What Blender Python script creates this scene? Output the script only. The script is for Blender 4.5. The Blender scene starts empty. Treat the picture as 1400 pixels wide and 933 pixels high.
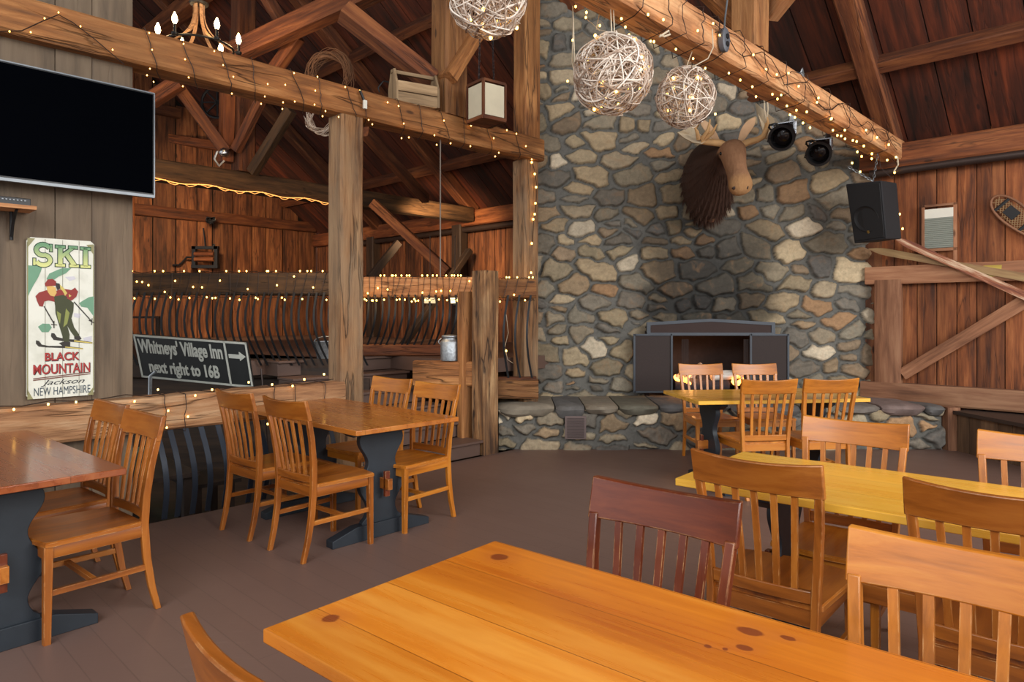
import bpy, bmesh, math, random
import numpy as np
from mathutils import Vector, Matrix, Euler, noise

# ------------------------------------------------------------------ camera, world, lights
SC = bpy.context.scene
COL = SC.collection
CAM_H = 1.41
F = 935.0
cam_d = bpy.data.cameras.new('camera'); cam = bpy.data.objects.new('camera', cam_d); COL.objects.link(cam)
cam.location = (0, 0, CAM_H); cam.rotation_euler = (math.pi/2, 0, 0)
cam_d.sensor_width = 36; cam_d.lens = F/1400*36; cam_d.shift_y = -34.5/1400
cam_d.clip_start = 0.05; cam_d.clip_end = 200
SC.camera = cam
SC.view_settings.view_transform = 'Standard'; SC.view_settings.look = 'None'
SC.view_settings.gamma = 1; SC.view_settings.use_curve_mapping = False
SC.view_settings.exposure = 0.52
SC.cycles.use_light_tree = True
SC.cycles.sample_clamp_indirect = 4
SC.cycles.max_bounces = 6

wd = bpy.data.worlds.new('daylight'); SC.world = wd; wd.use_nodes = True
bg = wd.node_tree.nodes['Background']; bg.inputs[0].default_value = (.95, .97, 1, 1); bg.inputs[1].default_value = .7

def area(name, loc, target, sx, sy, power, color):
    l = bpy.data.lights.new(name, 'AREA'); l.shape = 'RECTANGLE'; l.size = sx; l.size_y = sy
    l.energy = power; l.color = color
    o = bpy.data.objects.new(name, l); COL.objects.link(o); o.location = loc
    d = Vector(target)-Vector(loc); o.rotation_euler = d.to_track_quat('-Z', 'Y').to_euler()
    return o
def point(name, loc, power, color, size=.05):
    l = bpy.data.lights.new(name, 'POINT'); l.energy = power; l.color = color; l.shadow_soft_size = size
    o = bpy.data.objects.new(name, l); COL.objects.link(o); o.location = loc; return o
def spot(name, loc, target, power, color, ang=90, size=.15):
    l = bpy.data.lights.new(name, 'SPOT'); l.energy = power; l.color = color; l.spot_size = math.radians(ang); l.spot_blend = .8; l.shadow_soft_size = size
    o = bpy.data.objects.new(name, l); COL.objects.link(o); o.location = loc
    o.rotation_euler = (Vector(target)-Vector(loc)).to_track_quat('-Z', 'Y').to_euler(); return o
area('window_daylight_right', (6.6, -.6, 3.7), (1.2, 4.5, .4), 5.5, 3.0, 370, (1, .98, .95))
area('window_daylight_left', (-1.6, -3.4, 4.6), (.6, 5.5, .5), 5.5, 2.6, 270, (.98, .99, 1))
WARM = (1, .66, .36)
spot('barn_lamp_gable', (-5.2, 11.2, 3.3), (-6.2, 15.4, 2.2), 330, WARM, 110)
spot('barn_lamp_eave', (-1.2, 10.6, 3.0), (-1.4, 13.4, 2.0), 200, WARM, 110)
spot('barn_lamp_truss', (-3.4, 6.8, 3.0), (-3.6, 9.6, 4.6), 90, WARM, 130)
spot('barn_lamp_roof', (2.9, 4.4, 3.6), (4.3, 7.0, 5.4), 35, (1, .66, .4), 140)
spot('barn_lamp_landing', (-2.0, 6.2, 3.0), (-2.0, 8.0, 1.0), 70, WARM, 130)

# ------------------------------------------------------------------ frames
SA, CA_ = .695, .719
A = Vector((SA, CA_, 0)); B = Vector((-CA_, SA, 0)); UP = Vector((0, 0, 1))
def W(a, b, z=0): return A*a + B*b + UP*z
def P(u, v, Y): return Vector(((u-700)/F*Y, Y, CAM_H-(v-432)/F*Y))
def FL(u, v, z=0):
    Y = (CAM_H-z)*F/(v-432); return Vector(((u-700)/F*Y, Y, z))
def onB(u, v, b):
    """point of the vertical plane at coordinate b that lies on a sight line"""
    k = (u-700)/F; Y = b/(-CA_*k+SA); return P(u, v, Y)
def onA(u, v, a):
    k = (u-700)/F; Y = a/(SA*k+CA_); return P(u, v, Y)
rnd = random.Random(7)

# ------------------------------------------------------------------ mesh collector
class MB:
    def __init__(s): s.v = []; s.f = []; s.g = []; s.c = []; s.m = []
    def add(s, verts, faces, g=None, var=None, mi=0):
        o = len(s.v); s.v += [tuple(p) for p in verts]
        s.f += [tuple(i+o for i in f) for f in faces]; s.m += [mi]*len(faces)
        if g is None: g = [tuple(p) for p in verts]
        off = rnd.uniform(0, 50)
        s.g += [(p[0]+off, p[1]+off*.3, p[2]) for p in g]
        if var is None: var = rnd.random()
        s.c += [var]*len(verts) if not hasattr(var, '__len__') else list(var)
        return s
    def box(s, c, size, R=None, axis=0, var=None, mi=0):
        c = Vector(c); hx, hy, hz = [q/2 for q in size]
        loc = [Vector((x, y, z)) for x in (-hx, hx) for y in (-hy, hy) for z in (-hz, hz)]
        vs = [c+(R @ p if R else p) for p in loc]
        k = [(axis+i) % 3 for i in range(3)]
        g = [(p[k[0]], p[k[1]], p[k[2]]) for p in loc]
        return s.add(vs, [(0,1,3,2),(4,6,7,5),(0,4,5,1),(2,3,7,6),(0,2,6,4),(1,5,7,3)], g, var, mi)
    def beam(s, p0, p1, w, h, up=UP, jit=0.0, seg=None, cham=.08, var=None, mi=0, end_scale=1):
        """squared timber from p0 to p1; w across, h along up"""
        p0, p1 = Vector(p0), Vector(p1); d = (p1-p0); L = d.length; d.normalize()
        x = d.cross(up).normalized(); y = x.cross(d).normalized()
        n = seg or max(1, int(L/.14)) if jit else 1
        cw, ch = w*cham, h*cham
        prof = [(-w/2+cw,-h/2),(w/2-cw,-h/2),(w/2,-h/2+ch),(w/2,h/2-ch),(w/2-cw,h/2),(-w/2+cw,h/2),(-w/2,h/2-ch),(-w/2,-h/2+ch)]
        vs, g = [], []
        sd = rnd.uniform(0, 100)
        for i in range(n+1):
            t = i/n; q = p0+d*(L*t); k = 1+(end_scale-1)*t
            for j, (a, b_) in enumerate(prof):
                if jit:
                    nv = noise.noise_vector(Vector((L*t*1.7+sd, j*.9, sd)))
                    a += nv.x*jit; b_ += nv.y*jit
                vs.append(q+x*a*k+y*b_*k); g.append((L*t, a, b_))
        fs = []
        for i in range(n):
            for j in range(8):
                fs.append((i*8+j, i*8+(j+1) % 8, (i+1)*8+(j+1) % 8, (i+1)*8+j))
        fs.append(tuple(reversed(range(8)))); fs.append(tuple(range(n*8, n*8+8)))
        return s.add(vs, fs, g, var, mi)
    def tube(s, pts, r, sides=6, closed=False, var=None, mi=0, cap=True):
        pts = [Vector(p) for p in pts]; n = len(pts)
        rr = r if hasattr(r, '__len__') else [r]*n
        vs, g, fs = [], [], []
        up = None; L = 0
        for i in range(n):
            a = pts[(i-1) % n] if (closed or i > 0) else pts[0]
            b = pts[(i+1) % n] if (closed or i < n-1) else pts[-1]
            d = (b-a)
            if d.length < 1e-9: d = Vector((0, 0, 1))
            d.normalize()
            if up is None:
                up = Vector((0, 0, 1)) if abs(d.z) < .9 else Vector((1, 0, 0))
            x = d.cross(up)
            if x.length < 1e-4: x = d.cross(Vector((0, 1, .3)))
            x.normalize(); y = x.cross(d).normalized(); up = y
            if i: L += (pts[i]-pts[i-1]).length
            for j in range(sides):
                t = 2*math.pi*j/sides
                vs.append(pts[i]+(x*math.cos(t)+y*math.sin(t))*rr[i]); g.append((L, math.cos(t)*rr[i], math.sin(t)*rr[i]))
        m = n if closed else n-1
        for i in range(m):
            i2 = (i+1) % n
            for j in range(sides):
                fs.append((i*sides+j, i*sides+(j+1) % sides, i2*sides+(j+1) % sides, i2*sides+j))
        if not closed and cap:
            fs.append(tuple(reversed(range(sides)))); fs.append(tuple(range((n-1)*sides, n*sides)))
        return s.add(vs, fs, g, var, mi)
    def prism(s, poly, t, o=(0,0,0), ux=(1,0,0), uy=(0,0,1), axis=0, var=None, mi=0):
        """polygon in the ux/uy plane, thickness t along ux x uy, centred"""
        o = Vector(o); ux = Vector(ux).normalized(); uy = Vector(uy).normalized(); n = ux.cross(uy)
        k = len(poly)
        vs = [o+ux*a+uy*b-n*t/2 for a, b in poly]+[o+ux*a+uy*b+n*t/2 for a, b in poly]
        g = [((a, b, 0) if axis == 0 else (b, a, 0)) for a, b in poly]+[((a, b, t) if axis == 0 else (b, a, t)) for a, b in poly]
        fs = [tuple(reversed(range(k))), tuple(range(k, 2*k))]+[(i, (i+1) % k, (i+1) % k+k, i+k) for i in range(k)]
        return s.add(vs, fs, g, var, mi)
    def lathe(s, prof, o=(0,0,0), n=24, R=None, var=None, mi=0):
        o = Vector(o); vs, fs = [], []
        for r, z in prof:
            for j in range(n):
                t = 2*math.pi*j/n; p = Vector((r*math.cos(t), r*math.sin(t), z)); vs.append(o+(R @ p if R else p))
        for i in range(len(prof)-1):
            for j in range(n):
                fs.append((i*n+j, i*n+(j+1) % n, (i+1)*n+(j+1) % n, (i+1)*n+j))
        fs.append(tuple(reversed(range(n)))); fs.append(tuple(range((len(prof)-1)*n, len(prof)*n)))
        return s.add(vs, fs, None, var, mi)
    def raw(s, me, M, var=.5, mi=0):
        vs = [M @ v.co for v in me.vertices]; fs = [tuple(p.vertices) for p in me.polygons]
        return s.add(vs, fs, None, var, mi)
    def build(s, name, mat, parent=None, smooth=False, bevel=0, world=False):
        me = bpy.data.meshes.new(name)
        off = Vector((0, 0, 0))
        if parent is not None:
            q = parent
            while q is not None: off += q.location; q = q.parent
        elif not world:
            a = np.array(s.v); lo, hi = a.min(0), a.max(0)
            off = Vector(((lo[0]+hi[0])/2, (lo[1]+hi[1])/2, lo[2]))
        me.from_pydata([(p[0]-off.x, p[1]-off.y, p[2]-off.z) for p in s.v], [], s.f)
        me.attributes.new('g', 'FLOAT_VECTOR', 'POINT').data.foreach_set('vector', np.array(s.g, dtype=np.float32).ravel())
        me.attributes.new('var', 'FLOAT', 'POINT').data.foreach_set('value', np.array(s.c, dtype=np.float32))
        mats = mat if isinstance(mat, (list, tuple)) else [mat]
        for m in mats: me.materials.append(m)
        if len(mats) > 1: me.polygons.foreach_set('material_index', s.m)
        if smooth: me.polygons.foreach_set('use_smooth', [True]*len(me.polygons))
        me.polygons.foreach_set('use_smooth', [True]*len(me.polygons))
        me.update()
        bm = bmesh.new(); bm.from_mesh(me); bmesh.ops.recalc_face_normals(bm, faces=bm.faces); bm.to_mesh(me); bm.free()
        me.set_sharp_from_angle(angle=math.radians(70 if smooth else 32))
        o = bpy.data.objects.new(name, me); COL.objects.link(o)
        if parent is not None: o.parent = parent
        else: o.location = off
        if bevel:
            b = o.modifiers.new('bevel', 'BEVEL'); b.width = bevel; b.segments = 2; b.limit_method = 'ANGLE'
        return o

def tag(o, label, cat, group=None, kind=None):
    if label: o['label'] = label
    if cat: o['category'] = cat
    if group: o['group'] = group
    if kind: o['kind'] = kind
    return o
def thing(name, loc, label, cat, group=None):
    o = bpy.data.objects.new(name, None); COL.objects.link(o); o.location = loc; o.empty_display_size = .1
    return tag(o, label, cat, group)
def struct(o):
    o['kind'] = 'structure'; return o
def dup(root, loc, rz, label, group=None):
    r = root.copy(); COL.objects.link(r); r.location = loc; r.rotation_euler = (0, 0, rz); r['label'] = label
    if group: r['group'] = group
    for ch in list(root.children):
        c = ch.copy(); COL.objects.link(c); c.parent = r
        for g in ch.children:
            d = g.copy(); COL.objects.link(d); d.parent = c
    return r

# ------------------------------------------------------------------ materials
def newmat(name):
    m = bpy.data.materials.new(name); m.use_nodes = True; nt = m.node_tree
    return m, nt, nt.nodes['Principled BSDF']
def N(nt, t, **k):
    n = nt.nodes.new(t)
    for a, b in k.items(): setattr(n, a, b)
    return n
def srgb(r, g, b):
    f = lambda c: ((c/255)/12.92 if c/255 <= .04045 else ((c/255+.055)/1.055)**2.4)
    return (f(r), f(g), f(b), 1)
def mixc(nt, fac, a, b, mode='MIX'):
    n = N(nt, 'ShaderNodeMix', data_type='RGBA', blend_type=mode)
    for i, v in ((0, fac), (6, a), (7, b)):
        if hasattr(v, 'is_output'): nt.links.new(v, n.inputs[i])
        else: n.inputs[i].default_value = v
    return n.outputs[2]
def math_(nt, op, a, b=None, clamp=False):
    n = N(nt, 'ShaderNodeMath', operation=op, use_clamp=clamp)
    for i, v in ((0, a), (1, b)):
        if v is None: continue
        if hasattr(v, 'is_output'): nt.links.new(v, n.inputs[i])
        else: n.inputs[i].default_value = v
    return n.outputs[0]
def ramp(nt, fac, stops):
    n = N(nt, 'ShaderNodeValToRGB'); nt.links.new(fac, n.inputs[0])
    el = n.color_ramp.elements
    while len(el) < len(stops): el.new(.5)
    for e, (p, c) in zip(el, stops): e.position = p; e.color = c
    return n.outputs[0]
def gnoise(nt, scale, vec_scale=(1, 1, 1), detail=4, rough=.55, src='g', dist=0):
    if src == 'g': a = N(nt, 'ShaderNodeAttribute', attribute_name='g').outputs['Vector']
    else: a = N(nt, 'ShaderNodeTexCoord').outputs['Object']
    mp = N(nt, 'ShaderNodeMapping'); mp.inputs['Scale'].default_value = vec_scale; nt.links.new(a, mp.inputs[0])
    n = N(nt, 'ShaderNodeTexNoise'); n.inputs['Scale'].default_value = scale; n.inputs['Detail'].default_value = detail
    n.inputs['Roughness'].default_value = rough; n.inputs['Distortion'].default_value = dist
    nt.links.new(mp.outputs[0], n.inputs['Vector']); return n.outputs['Fac']
def bump(nt, bs, h, strength, dist=.01):
    b = N(nt, 'ShaderNodeBump'); b.inputs['Strength'].default_value = strength; b.inputs['Distance'].default_value = dist
    nt.links.new(h, b.inputs['Height']); nt.links.new(b.outputs[0], bs.inputs['Normal'])
def wood(name, dark, mid, light, rough=.6, grain=1.0, bstr=.3, coat=0, varamt=.35, knots=False, weather=None, bdist=.004, contrast=1.0, cracks=0.0, boards=0, blotch=0.0, wear=None):
    m, nt, bs = newmat(name)
    fine = gnoise(nt, 14*grain, (.12, 1.6, 1.6), 6, .65, dist=.4)
    broad = gnoise(nt, 2.2*grain, (.35, 2.2, 2.2), 3, .5, dist=1.2)
    t = math_(nt, 'ADD', math_(nt, 'MULTIPLY', fine, .55), math_(nt, 'MULTIPLY', broad, .45))
    k = .13/contrast
    col = ramp(nt, t, [(.5-k, dark), (.5, mid), (.5+k, light)])
    var = N(nt, 'ShaderNodeAttribute', attribute_name='var').outputs['Fac']
    vv = math_(nt, 'ADD', math_(nt, 'MULTIPLY', var, varamt*2), 1-varamt)
    h = N(nt, 'ShaderNodeCombineColor')
    for i in range(3): nt.links.new(vv, h.inputs[i])
    col = mixc(nt, 1.0, col, h.outputs[0], 'MULTIPLY')
    if boards:
        ga = N(nt, 'ShaderNodeAttribute', attribute_name='g').outputs['Vector']; sg_ = N(nt, 'ShaderNodeSeparateXYZ'); nt.links.new(ga, sg_.inputs[0])
        q = math_(nt, 'DIVIDE', sg_.outputs[1], boards); wn = N(nt, 'ShaderNodeTexWhiteNoise', noise_dimensions='1D'); nt.links.new(math_(nt, 'FLOOR', q), wn.inputs['W'])
        bt = math_(nt, 'ADD', math_(nt, 'MULTIPLY', wn.outputs['Value'], .22), .89); cb_ = N(nt, 'ShaderNodeCombineColor')
        for i in range(3): nt.links.new(bt, cb_.inputs[i])
        col = mixc(nt, 1.0, col, cb_.outputs[0], 'MULTIPLY')
        sm = math_(nt, 'LESS_THAN', math_(nt, 'FRACT', q), .0025/boards); col = mixc(nt, math_(nt, 'MULTIPLY', sm, .75), col, tuple(c*.3 for c in dark[:3])+(1,))
    if blotch:
        nb = gnoise(nt, 3.0, (.6, 1.5, 1.5), 5, .6); br_ = ramp(nt, nb, [(.4, (0, 0, 0, 1)), (.68, (1, 1, 1, 1))])
        col = mixc(nt, math_(nt, 'MULTIPLY', br_, blotch), col, dark)
        ns = gnoise(nt, 70, (.5, 1, 1), 3, .6); sr_ = ramp(nt, ns, [(.68, (0, 0, 0, 1)), (.76, (1, 1, 1, 1))]); col = mixc(nt, math_(nt, 'MULTIPLY', sr_, blotch*.35), col, light)
    hgt = fine
    if cracks:
        cn = gnoise(nt, 5.0, (.16, 1.7, 1.7), 3, .55, dist=.3)
        cr = ramp(nt, math_(nt, 'ABSOLUTE', math_(nt, 'SUBTRACT', cn, .5)), [(.0, (1, 1, 1, 1)), (.022, (0, 0, 0, 1))])
        cm = ramp(nt, gnoise(nt, 2.0, (.7, 2, 2), 2), [(.42, (0, 0, 0, 1)), (.56, (1, 1, 1, 1))])
        ck = math_(nt, 'MULTIPLY', cr, cm)
        col = mixc(nt, math_(nt, 'MULTIPLY', ck, cracks), col, tuple(c*.22 for c in dark[:3])+(1,))
        hgt = math_(nt, 'SUBTRACT', fine, math_(nt, 'MULTIPLY', ck, .8))
        st_ = ramp(nt, gnoise(nt, 3.2, (.5, 1.2, 1.2), 5, .65), [(.5, (0, 0, 0, 1)), (.66, (1, 1, 1, 1))]); col = mixc(nt, math_(nt, 'MULTIPLY', st_, cracks*.45), col, tuple(c*.45 for c in dark[:3])+(1,))
    if weather:
        w = gnoise(nt, 1.6, (.8, 2, 2), 5, .6)
        wr = ramp(nt, w, [(.42, (0, 0, 0, 1)), (.62, (1, 1, 1, 1))])
        col = mixc(nt, math_(nt, 'MULTIPLY', wr, .55), col, weather)
    if knots:
        a = N(nt, 'ShaderNodeAttribute', attribute_name='g').outputs['Vector']
        mp = N(nt, 'ShaderNodeMapping'); mp.inputs['Scale'].default_value = (1.1, 3.2, 3.2); nt.links.new(a, mp.inputs[0])
        vo = N(nt, 'ShaderNodeTexVoronoi'); vo.inputs['Scale'].default_value = 1.5; nt.links.new(mp.outputs[0], vo.inputs['Vector'])
        kr = ramp(nt, vo.outputs['Distance'], [(.05, (1, 1, 1, 1)), (.09, (0, 0, 0, 1))])
        col = mixc(nt, math_(nt, 'MULTIPLY', kr, .75), col, tuple(c*.25 for c in dark[:3])+(1,))
    if wear:
        bv = N(nt, 'ShaderNodeBevel', samples=3); bv.inputs['Radius'].default_value = .004
        ge = N(nt, 'ShaderNodeNewGeometry'); dt = N(nt, 'ShaderNodeVectorMath', operation='DOT_PRODUCT'); nt.links.new(bv.outputs[0], dt.inputs[0]); nt.links.new(ge.outputs['Normal'], dt.inputs[1])
        wn_ = gnoise(nt, 16, (1, 1, 1), 5, .7); ed = math_(nt, 'MULTIPLY', math_(nt, 'SUBTRACT', 1.0, dt.outputs['Value']), 7, True)
        wm = math_(nt, 'MULTIPLY', ed, ramp(nt, wn_, [(.46, (0, 0, 0, 1)), (.6, (1, 1, 1, 1))])); col = mixc(nt, wm, col, wear)
    nt.links.new(col, bs.inputs['Base Color'])
    rr = math_(nt, 'ADD', math_(nt, 'MULTIPLY', fine, .25), rough-.12, True)
    nt.links.new(rr, bs.inputs['Roughness'])
    if coat: bs.inputs['Coat Weight'].default_value = coat; bs.inputs['Coat Roughness'].default_value = .16
    bump(nt, bs, hgt, bstr, bdist)
    return m
def plain(name, col, rough=.5, metal=0, nz=.15, scale=8, emit=None, es=0, bstr=0, src='obj'):
    m, nt, bs = newmat(name)
    n = gnoise(nt, scale, src=src)
    c = mixc(nt, n, tuple(q*(1-nz) for q in col[:3])+(1,), tuple(min(1, q*(1+nz)) for q in col[:3])+(1,))
    nt.links.new(c, bs.inputs['Base Color']); bs.inputs['Roughness'].default_value = rough; bs.inputs['Metallic'].default_value = metal
    if emit: bs.inputs['Emission Color'].default_value = emit; bs.inputs['Emission Strength'].default_value = es
    if bstr: bump(nt, bs, n, bstr)
    return m
M = {}
M['beam'] = wood('hewn_beam', srgb(96,56,24), srgb(148,94,48), srgb(190,134,80), .75, 1, .9, weather=srgb(132,90,50), knots=True, bdist=.014, cracks=.8)
M['beam_light'] = wood('adzed_pale_beam', srgb(136,86,50), srgb(190,134,88), srgb(216,168,120), .75, 1, .9, knots=True, bdist=.014, cracks=.7)
M['beam_pale'] = wood('pale_pine_beam', srgb(140,92,56), srgb(206,150,102), srgb(234,188,142), .75, 1, .8, knots=True, bdist=.014, cracks=.6)
M['post_grey'] = wood('weathered_post', srgb(98,62,36), srgb(160,114,72), srgb(196,152,106), .8, 1, .9, weather=srgb(148,124,96), knots=True, bdist=.016, cracks=.75)
M['newel'] = wood('split_newel', srgb(66,44,28), srgb(136,98,62), srgb(182,146,104), .8, 1, .9, weather=srgb(70,54,42), knots=True, bdist=.016, cracks=.9)
M['roof'] = wood('roof_board', srgb(32,12,5), srgb(66,27,11), srgb(98,44,20), .8, .6, .5, varamt=.4, knots=True, cracks=.4)
M['rafter'] = wood('rafter_timber', srgb(66,32,15), srgb(104,56,28), srgb(136,82,44), .75, 1, .7, bdist=.01, cracks=.6)
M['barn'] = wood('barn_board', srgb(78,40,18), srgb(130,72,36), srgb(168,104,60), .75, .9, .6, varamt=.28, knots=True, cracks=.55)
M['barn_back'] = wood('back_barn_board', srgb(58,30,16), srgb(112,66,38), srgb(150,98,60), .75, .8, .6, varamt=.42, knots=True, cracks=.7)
M['tvwall'] = wood('grey_brown_board', srgb(80,66,50), srgb(112,94,74), srgb(132,114,92), .7, .8, .35, varamt=.1, contrast=.7, cracks=.12)
cw = dict(wear=srgb(226,178,120), coat=.12, varamt=.12, contrast=.8, blotch=.22)
M['chair'] = wood('varnished_chair_wood', srgb(138,68,20), srgb(186,104,36), srgb(208,130,54), .36, 1.0, .12, **cw)
M['chair_dark'] = wood('dark_chair_wood', srgb(66,24,8), srgb(100,40,14), srgb(128,58,22), .36, 1.0, .12, **cw)
M['chair_mid'] = wood('brown_chair_wood', srgb(110,56,14), srgb(162,90,26), srgb(192,118,42), .36, 1.0, .12, **cw)
M['chair_light'] = wood('honey_chair_wood', srgb(142,80,18), srgb(192,114,32), srgb(214,142,52), .36, 1.0, .12, **cw)
M['table_red'] = wood('reddish_table_top', srgb(98,44,18), srgb(144,72,32), srgb(170,98,50), .28, .6, .02, coat=.5, boards=.26, contrast=.7, blotch=.08)
M['table_mid'] = wood('amber_table_top', srgb(138,72,22), srgb(184,106,36), srgb(204,132,56), .28, .6, .02, coat=.5, boards=.3, contrast=.7, blotch=.1)
M['table_yellow'] = wood('yellow_table_top', srgb(232,162,46), srgb(244,184,64), srgb(248,200,88), .28, .6, .02, coat=.4, boards=.25, contrast=.6, blotch=.12)
M['floor_blue'] = plain('slate_blue_paint', srgb(36,43,50), .5, 0, .3, 10, bstr=.1)
M['iron'] = plain('black_iron', srgb(26,26,28), .5, .3, .2)
M['iron_blue'] = plain('blue_black_iron', srgb(46,54,66), .45, .2, .2)
M['seam'] = plain('dark_gap', srgb(14,9,6), .9)
M['pipe'] = plain('dark_pipe', srgb(62,50,46), .5, .4, .2)
M['wire'] = plain('dark_cord', srgb(44,28,20), .6)
M['wire_white'] = plain('pale_cord', srgb(200,186,160), .6)
M['mortar'] = None
M['black'] = plain('black_plastic', srgb(16,16,18), .45, 0, .1)
M['dark'] = plain('dark_grille', srgb(26,26,28), .8, 0, .3, 60)
M['chrome'] = plain('polished_metal', srgb(190,192,196), .25, 1, .1)
M['galv'] = plain('galvanised_metal', srgb(168,174,178), .5, .9, .45, 40, bstr=.4)
M['cream'] = plain('cream_panel', srgb(214,204,176), .8, 0, .1, 10)
M['white'] = plain('white_paint', srgb(228,226,212), .6, 0, .1)
M['screen'] = plain('dark_glass_screen', srgb(4,5,8), .5, 0, .1)
M['screen'].node_tree.nodes['Principled BSDF'].inputs['Specular IOR Level'].default_value = .0
M['silver'] = plain('silver_frame', srgb(112,116,120), .4, .7, .1)
M['step'] = plain('brown_painted_step', srgb(98,76,66), .55, 0, .12, 6)
M['dark_beam'] = wood('shade_dark_beam', srgb(38,24,12), srgb(70,48,26), srgb(98,70,42), .8, 1, .7, cracks=.6, bdist=.01)  # the far tie beam's unlit look is put into this dark colour
M['dark_wood'] = wood('dark_wood', srgb(38,26,20), srgb(58,42,32), srgb(76,56,42), .7, 1, .4)
m_t, nt_t, bs_t = newmat('pale_twig'); v_t = N(nt_t, 'ShaderNodeAttribute', attribute_name='var').outputs['Fac']
nt_t.links.new(ramp(nt_t, v_t, [(0, srgb(110,82,62)), (.35, srgb(182,158,138)), (1, srgb(240,230,216))]), bs_t.inputs['Base Color']); bs_t.inputs['Roughness'].default_value = .65
M['twig'] = m_t
M['twig_dark'] = plain('brown_twig', srgb(120,84,58), .8, 0, .3, 5)
M['bulb'] = plain('warm_bulb', (1, .75, .4, 1), .4, 0, 0, emit=(1, .52, .085, 1), es=7.5)
M['flame_bulb'] = plain('candle_bulb', (1, .8, .5, 1), .4, 0, 0, emit=(1, .66, .3, 1), es=30)
# ------------------------------------------------------------------ floor
def floor_mat():
    m, nt, bs = newmat('brown_floor_paint')
    co = N(nt, 'ShaderNodeTexCoord').outputs['Object']
    mp = N(nt, 'ShaderNodeMapping'); mp.inputs['Rotation'].default_value = (0, 0, math.radians(44)); nt.links.new(co, mp.inputs[0])
    br = N(nt, 'ShaderNodeTexBrick'); br.offset = .5; nt.links.new(mp.outputs[0], br.inputs['Vector'])
    br.inputs['Scale'].default_value = 1; br.inputs['Brick Width'].default_value = 3.2; br.inputs['Row Height'].default_value = .13
    br.inputs['Mortar Size'].default_value = .0025; br.inputs['Color1'].default_value = srgb(122,97,87); br.inputs['Color2'].default_value = srgb(119,94,84); br.inputs['Mortar'].default_value = srgb(108,86,77)
    mp2 = N(nt, 'ShaderNodeMapping'); mp2.inputs['Rotation'].default_value = (0, 0, math.radians(44)); mp2.inputs['Scale'].default_value = (1.2, 9, 1); nt.links.new(co, mp2.inputs[0])
    n = N(nt, 'ShaderNodeTexNoise'); n.inputs['Scale'].default_value = 3; n.inputs['Detail'].default_value = 8; n.inputs['Roughness'].default_value = .7; nt.links.new(mp2.outputs[0], n.inputs['Vector'])
    sc = ramp(nt, n.outputs['Fac'], [(.62, (0,0,0,1)), (.74, (1,1,1,1))])
    n2 = N(nt, 'ShaderNodeTexNoise'); n2.inputs['Scale'].default_value = 1.1; n2.inputs['Detail'].default_value = 5; nt.links.new(co, n2.inputs['Vector'])
    c = mixc(nt, math_(nt, 'MULTIPLY', sc, .25), br.outputs['Color'], srgb(156,132,120))
    c = mixc(nt, math_(nt, 'MULTIPLY', n2.outputs['Fac'], .3), c, srgb(104,82,72))
    nt.links.new(c, bs.inputs['Base Color'])
    nt.links.new(math_(nt, 'ADD', math_(nt, 'MULTIPLY', n2.outputs['Fac'], .3), .3), bs.inputs['Roughness'])
    bump(nt, bs, math_(nt, 'ADD', n.outputs['Fac'], math_(nt, 'MULTIPLY', br.outputs['Fac'], -.2)), .2, .003)
    return m
M['floor'] = floor_mat()
def poly_prism(name, pts, z0, z1, mat, parent=None):
    mb = MB(); k = len(pts)
    vs = [(p[0], p[1], z0) for p in pts]+[(p[0], p[1], z1) for p in pts]
    fs = [tuple(reversed(range(k))), tuple(range(k, 2*k))]+[(i, (i+1) % k, (i+1) % k+k, i+k) for i in range(k)]
    mb.add(vs, fs); return mb.build(name, mat, parent)
fl0 = W(-4.5, 4.99); fl1 = W(8.9, 4.99); fl2 = W(8.9, -6); fl3 = W(-4.5, -6)
struct(poly_prism('floor', [fl0, fl3, fl2, fl1], -.25, 0, M['floor']))
struct(poly_prism('floor_lower', [W(-1, 4.99), W(9, 4.99), W(9, 15.2), W(-1, 15.2)], -.5, -.27, M['dark_wood']))

# ------------------------------------------------------------------ planked surfaces
def planks(name, o, ux, uy, n, Lx, Ly, wmin, wmax, mat, th=.025, gap=.006, seed=1, clip=None, world=False):
    """boards running along uy, laid side by side along ux; clip(x) -> (y0, y1)"""
    r = random.Random(seed); mb = MB(); x = 0
    o = Vector(o); ux = Vector(ux).normalized(); uy = Vector(uy).normalized(); n = Vector(n).normalized()
    while x < Lx:
        w = min(r.uniform(wmin, wmax), Lx-x)
        y0, y1 = (0, Ly)
        if clip: (y0, y1) = clip(x+w/2)
        if y1 > y0+.02:
            d = r.uniform(-.006, .006)
            p0 = o+ux*(x+w/2)+uy*y0+n*d; p1 = o+ux*(x+w/2)+uy*y1+n*d
            mb.beam(p0, p1, w-gap, th, up=n, jit=.0, cham=.02, var=r.random())
        x += w
    # dark backing behind the seams
    return mb
EAVE = 8.62; ROOF0 = 3.38; SL = .787
def roofz(a): return ROOF0+SL*(EAVE-a)
slope = (A-UP*SL).normalized(); rn = B.cross(slope)*1.0
if rn.z > 0: rn = -rn
RID = 1.0
p_r = W(RID, -4.5, roofz(RID)); Ls = (EAVE+.5-RID)*math.sqrt(1+SL*SL)
mb = planks('r', p_r, B, slope, rn, 19.6, Ls, .24, .42, M['roof'], seed=3, gap=.012)
mb.box(p_r+B*9.8+slope*Ls/2-rn*.04, (19.6, Ls, .03), Matrix((B, slope, -rn)).transposed(), var=0, mi=1)
struct(mb.build('ceiling', [M['roof'], M['seam']]))
slope2 = (-A-UP*SL).normalized(); rn2 = -B.cross(slope2)
if rn2.z > 0: rn2 = -rn2
mb = planks('r2', W(RID, -4.5, roofz(RID)), B, slope2, rn2, 19.6, 4, .3, .42, M['roof'], seed=5, gap=.012)
struct(mb.build('ceiling_far_slope', M['roof']))

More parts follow.
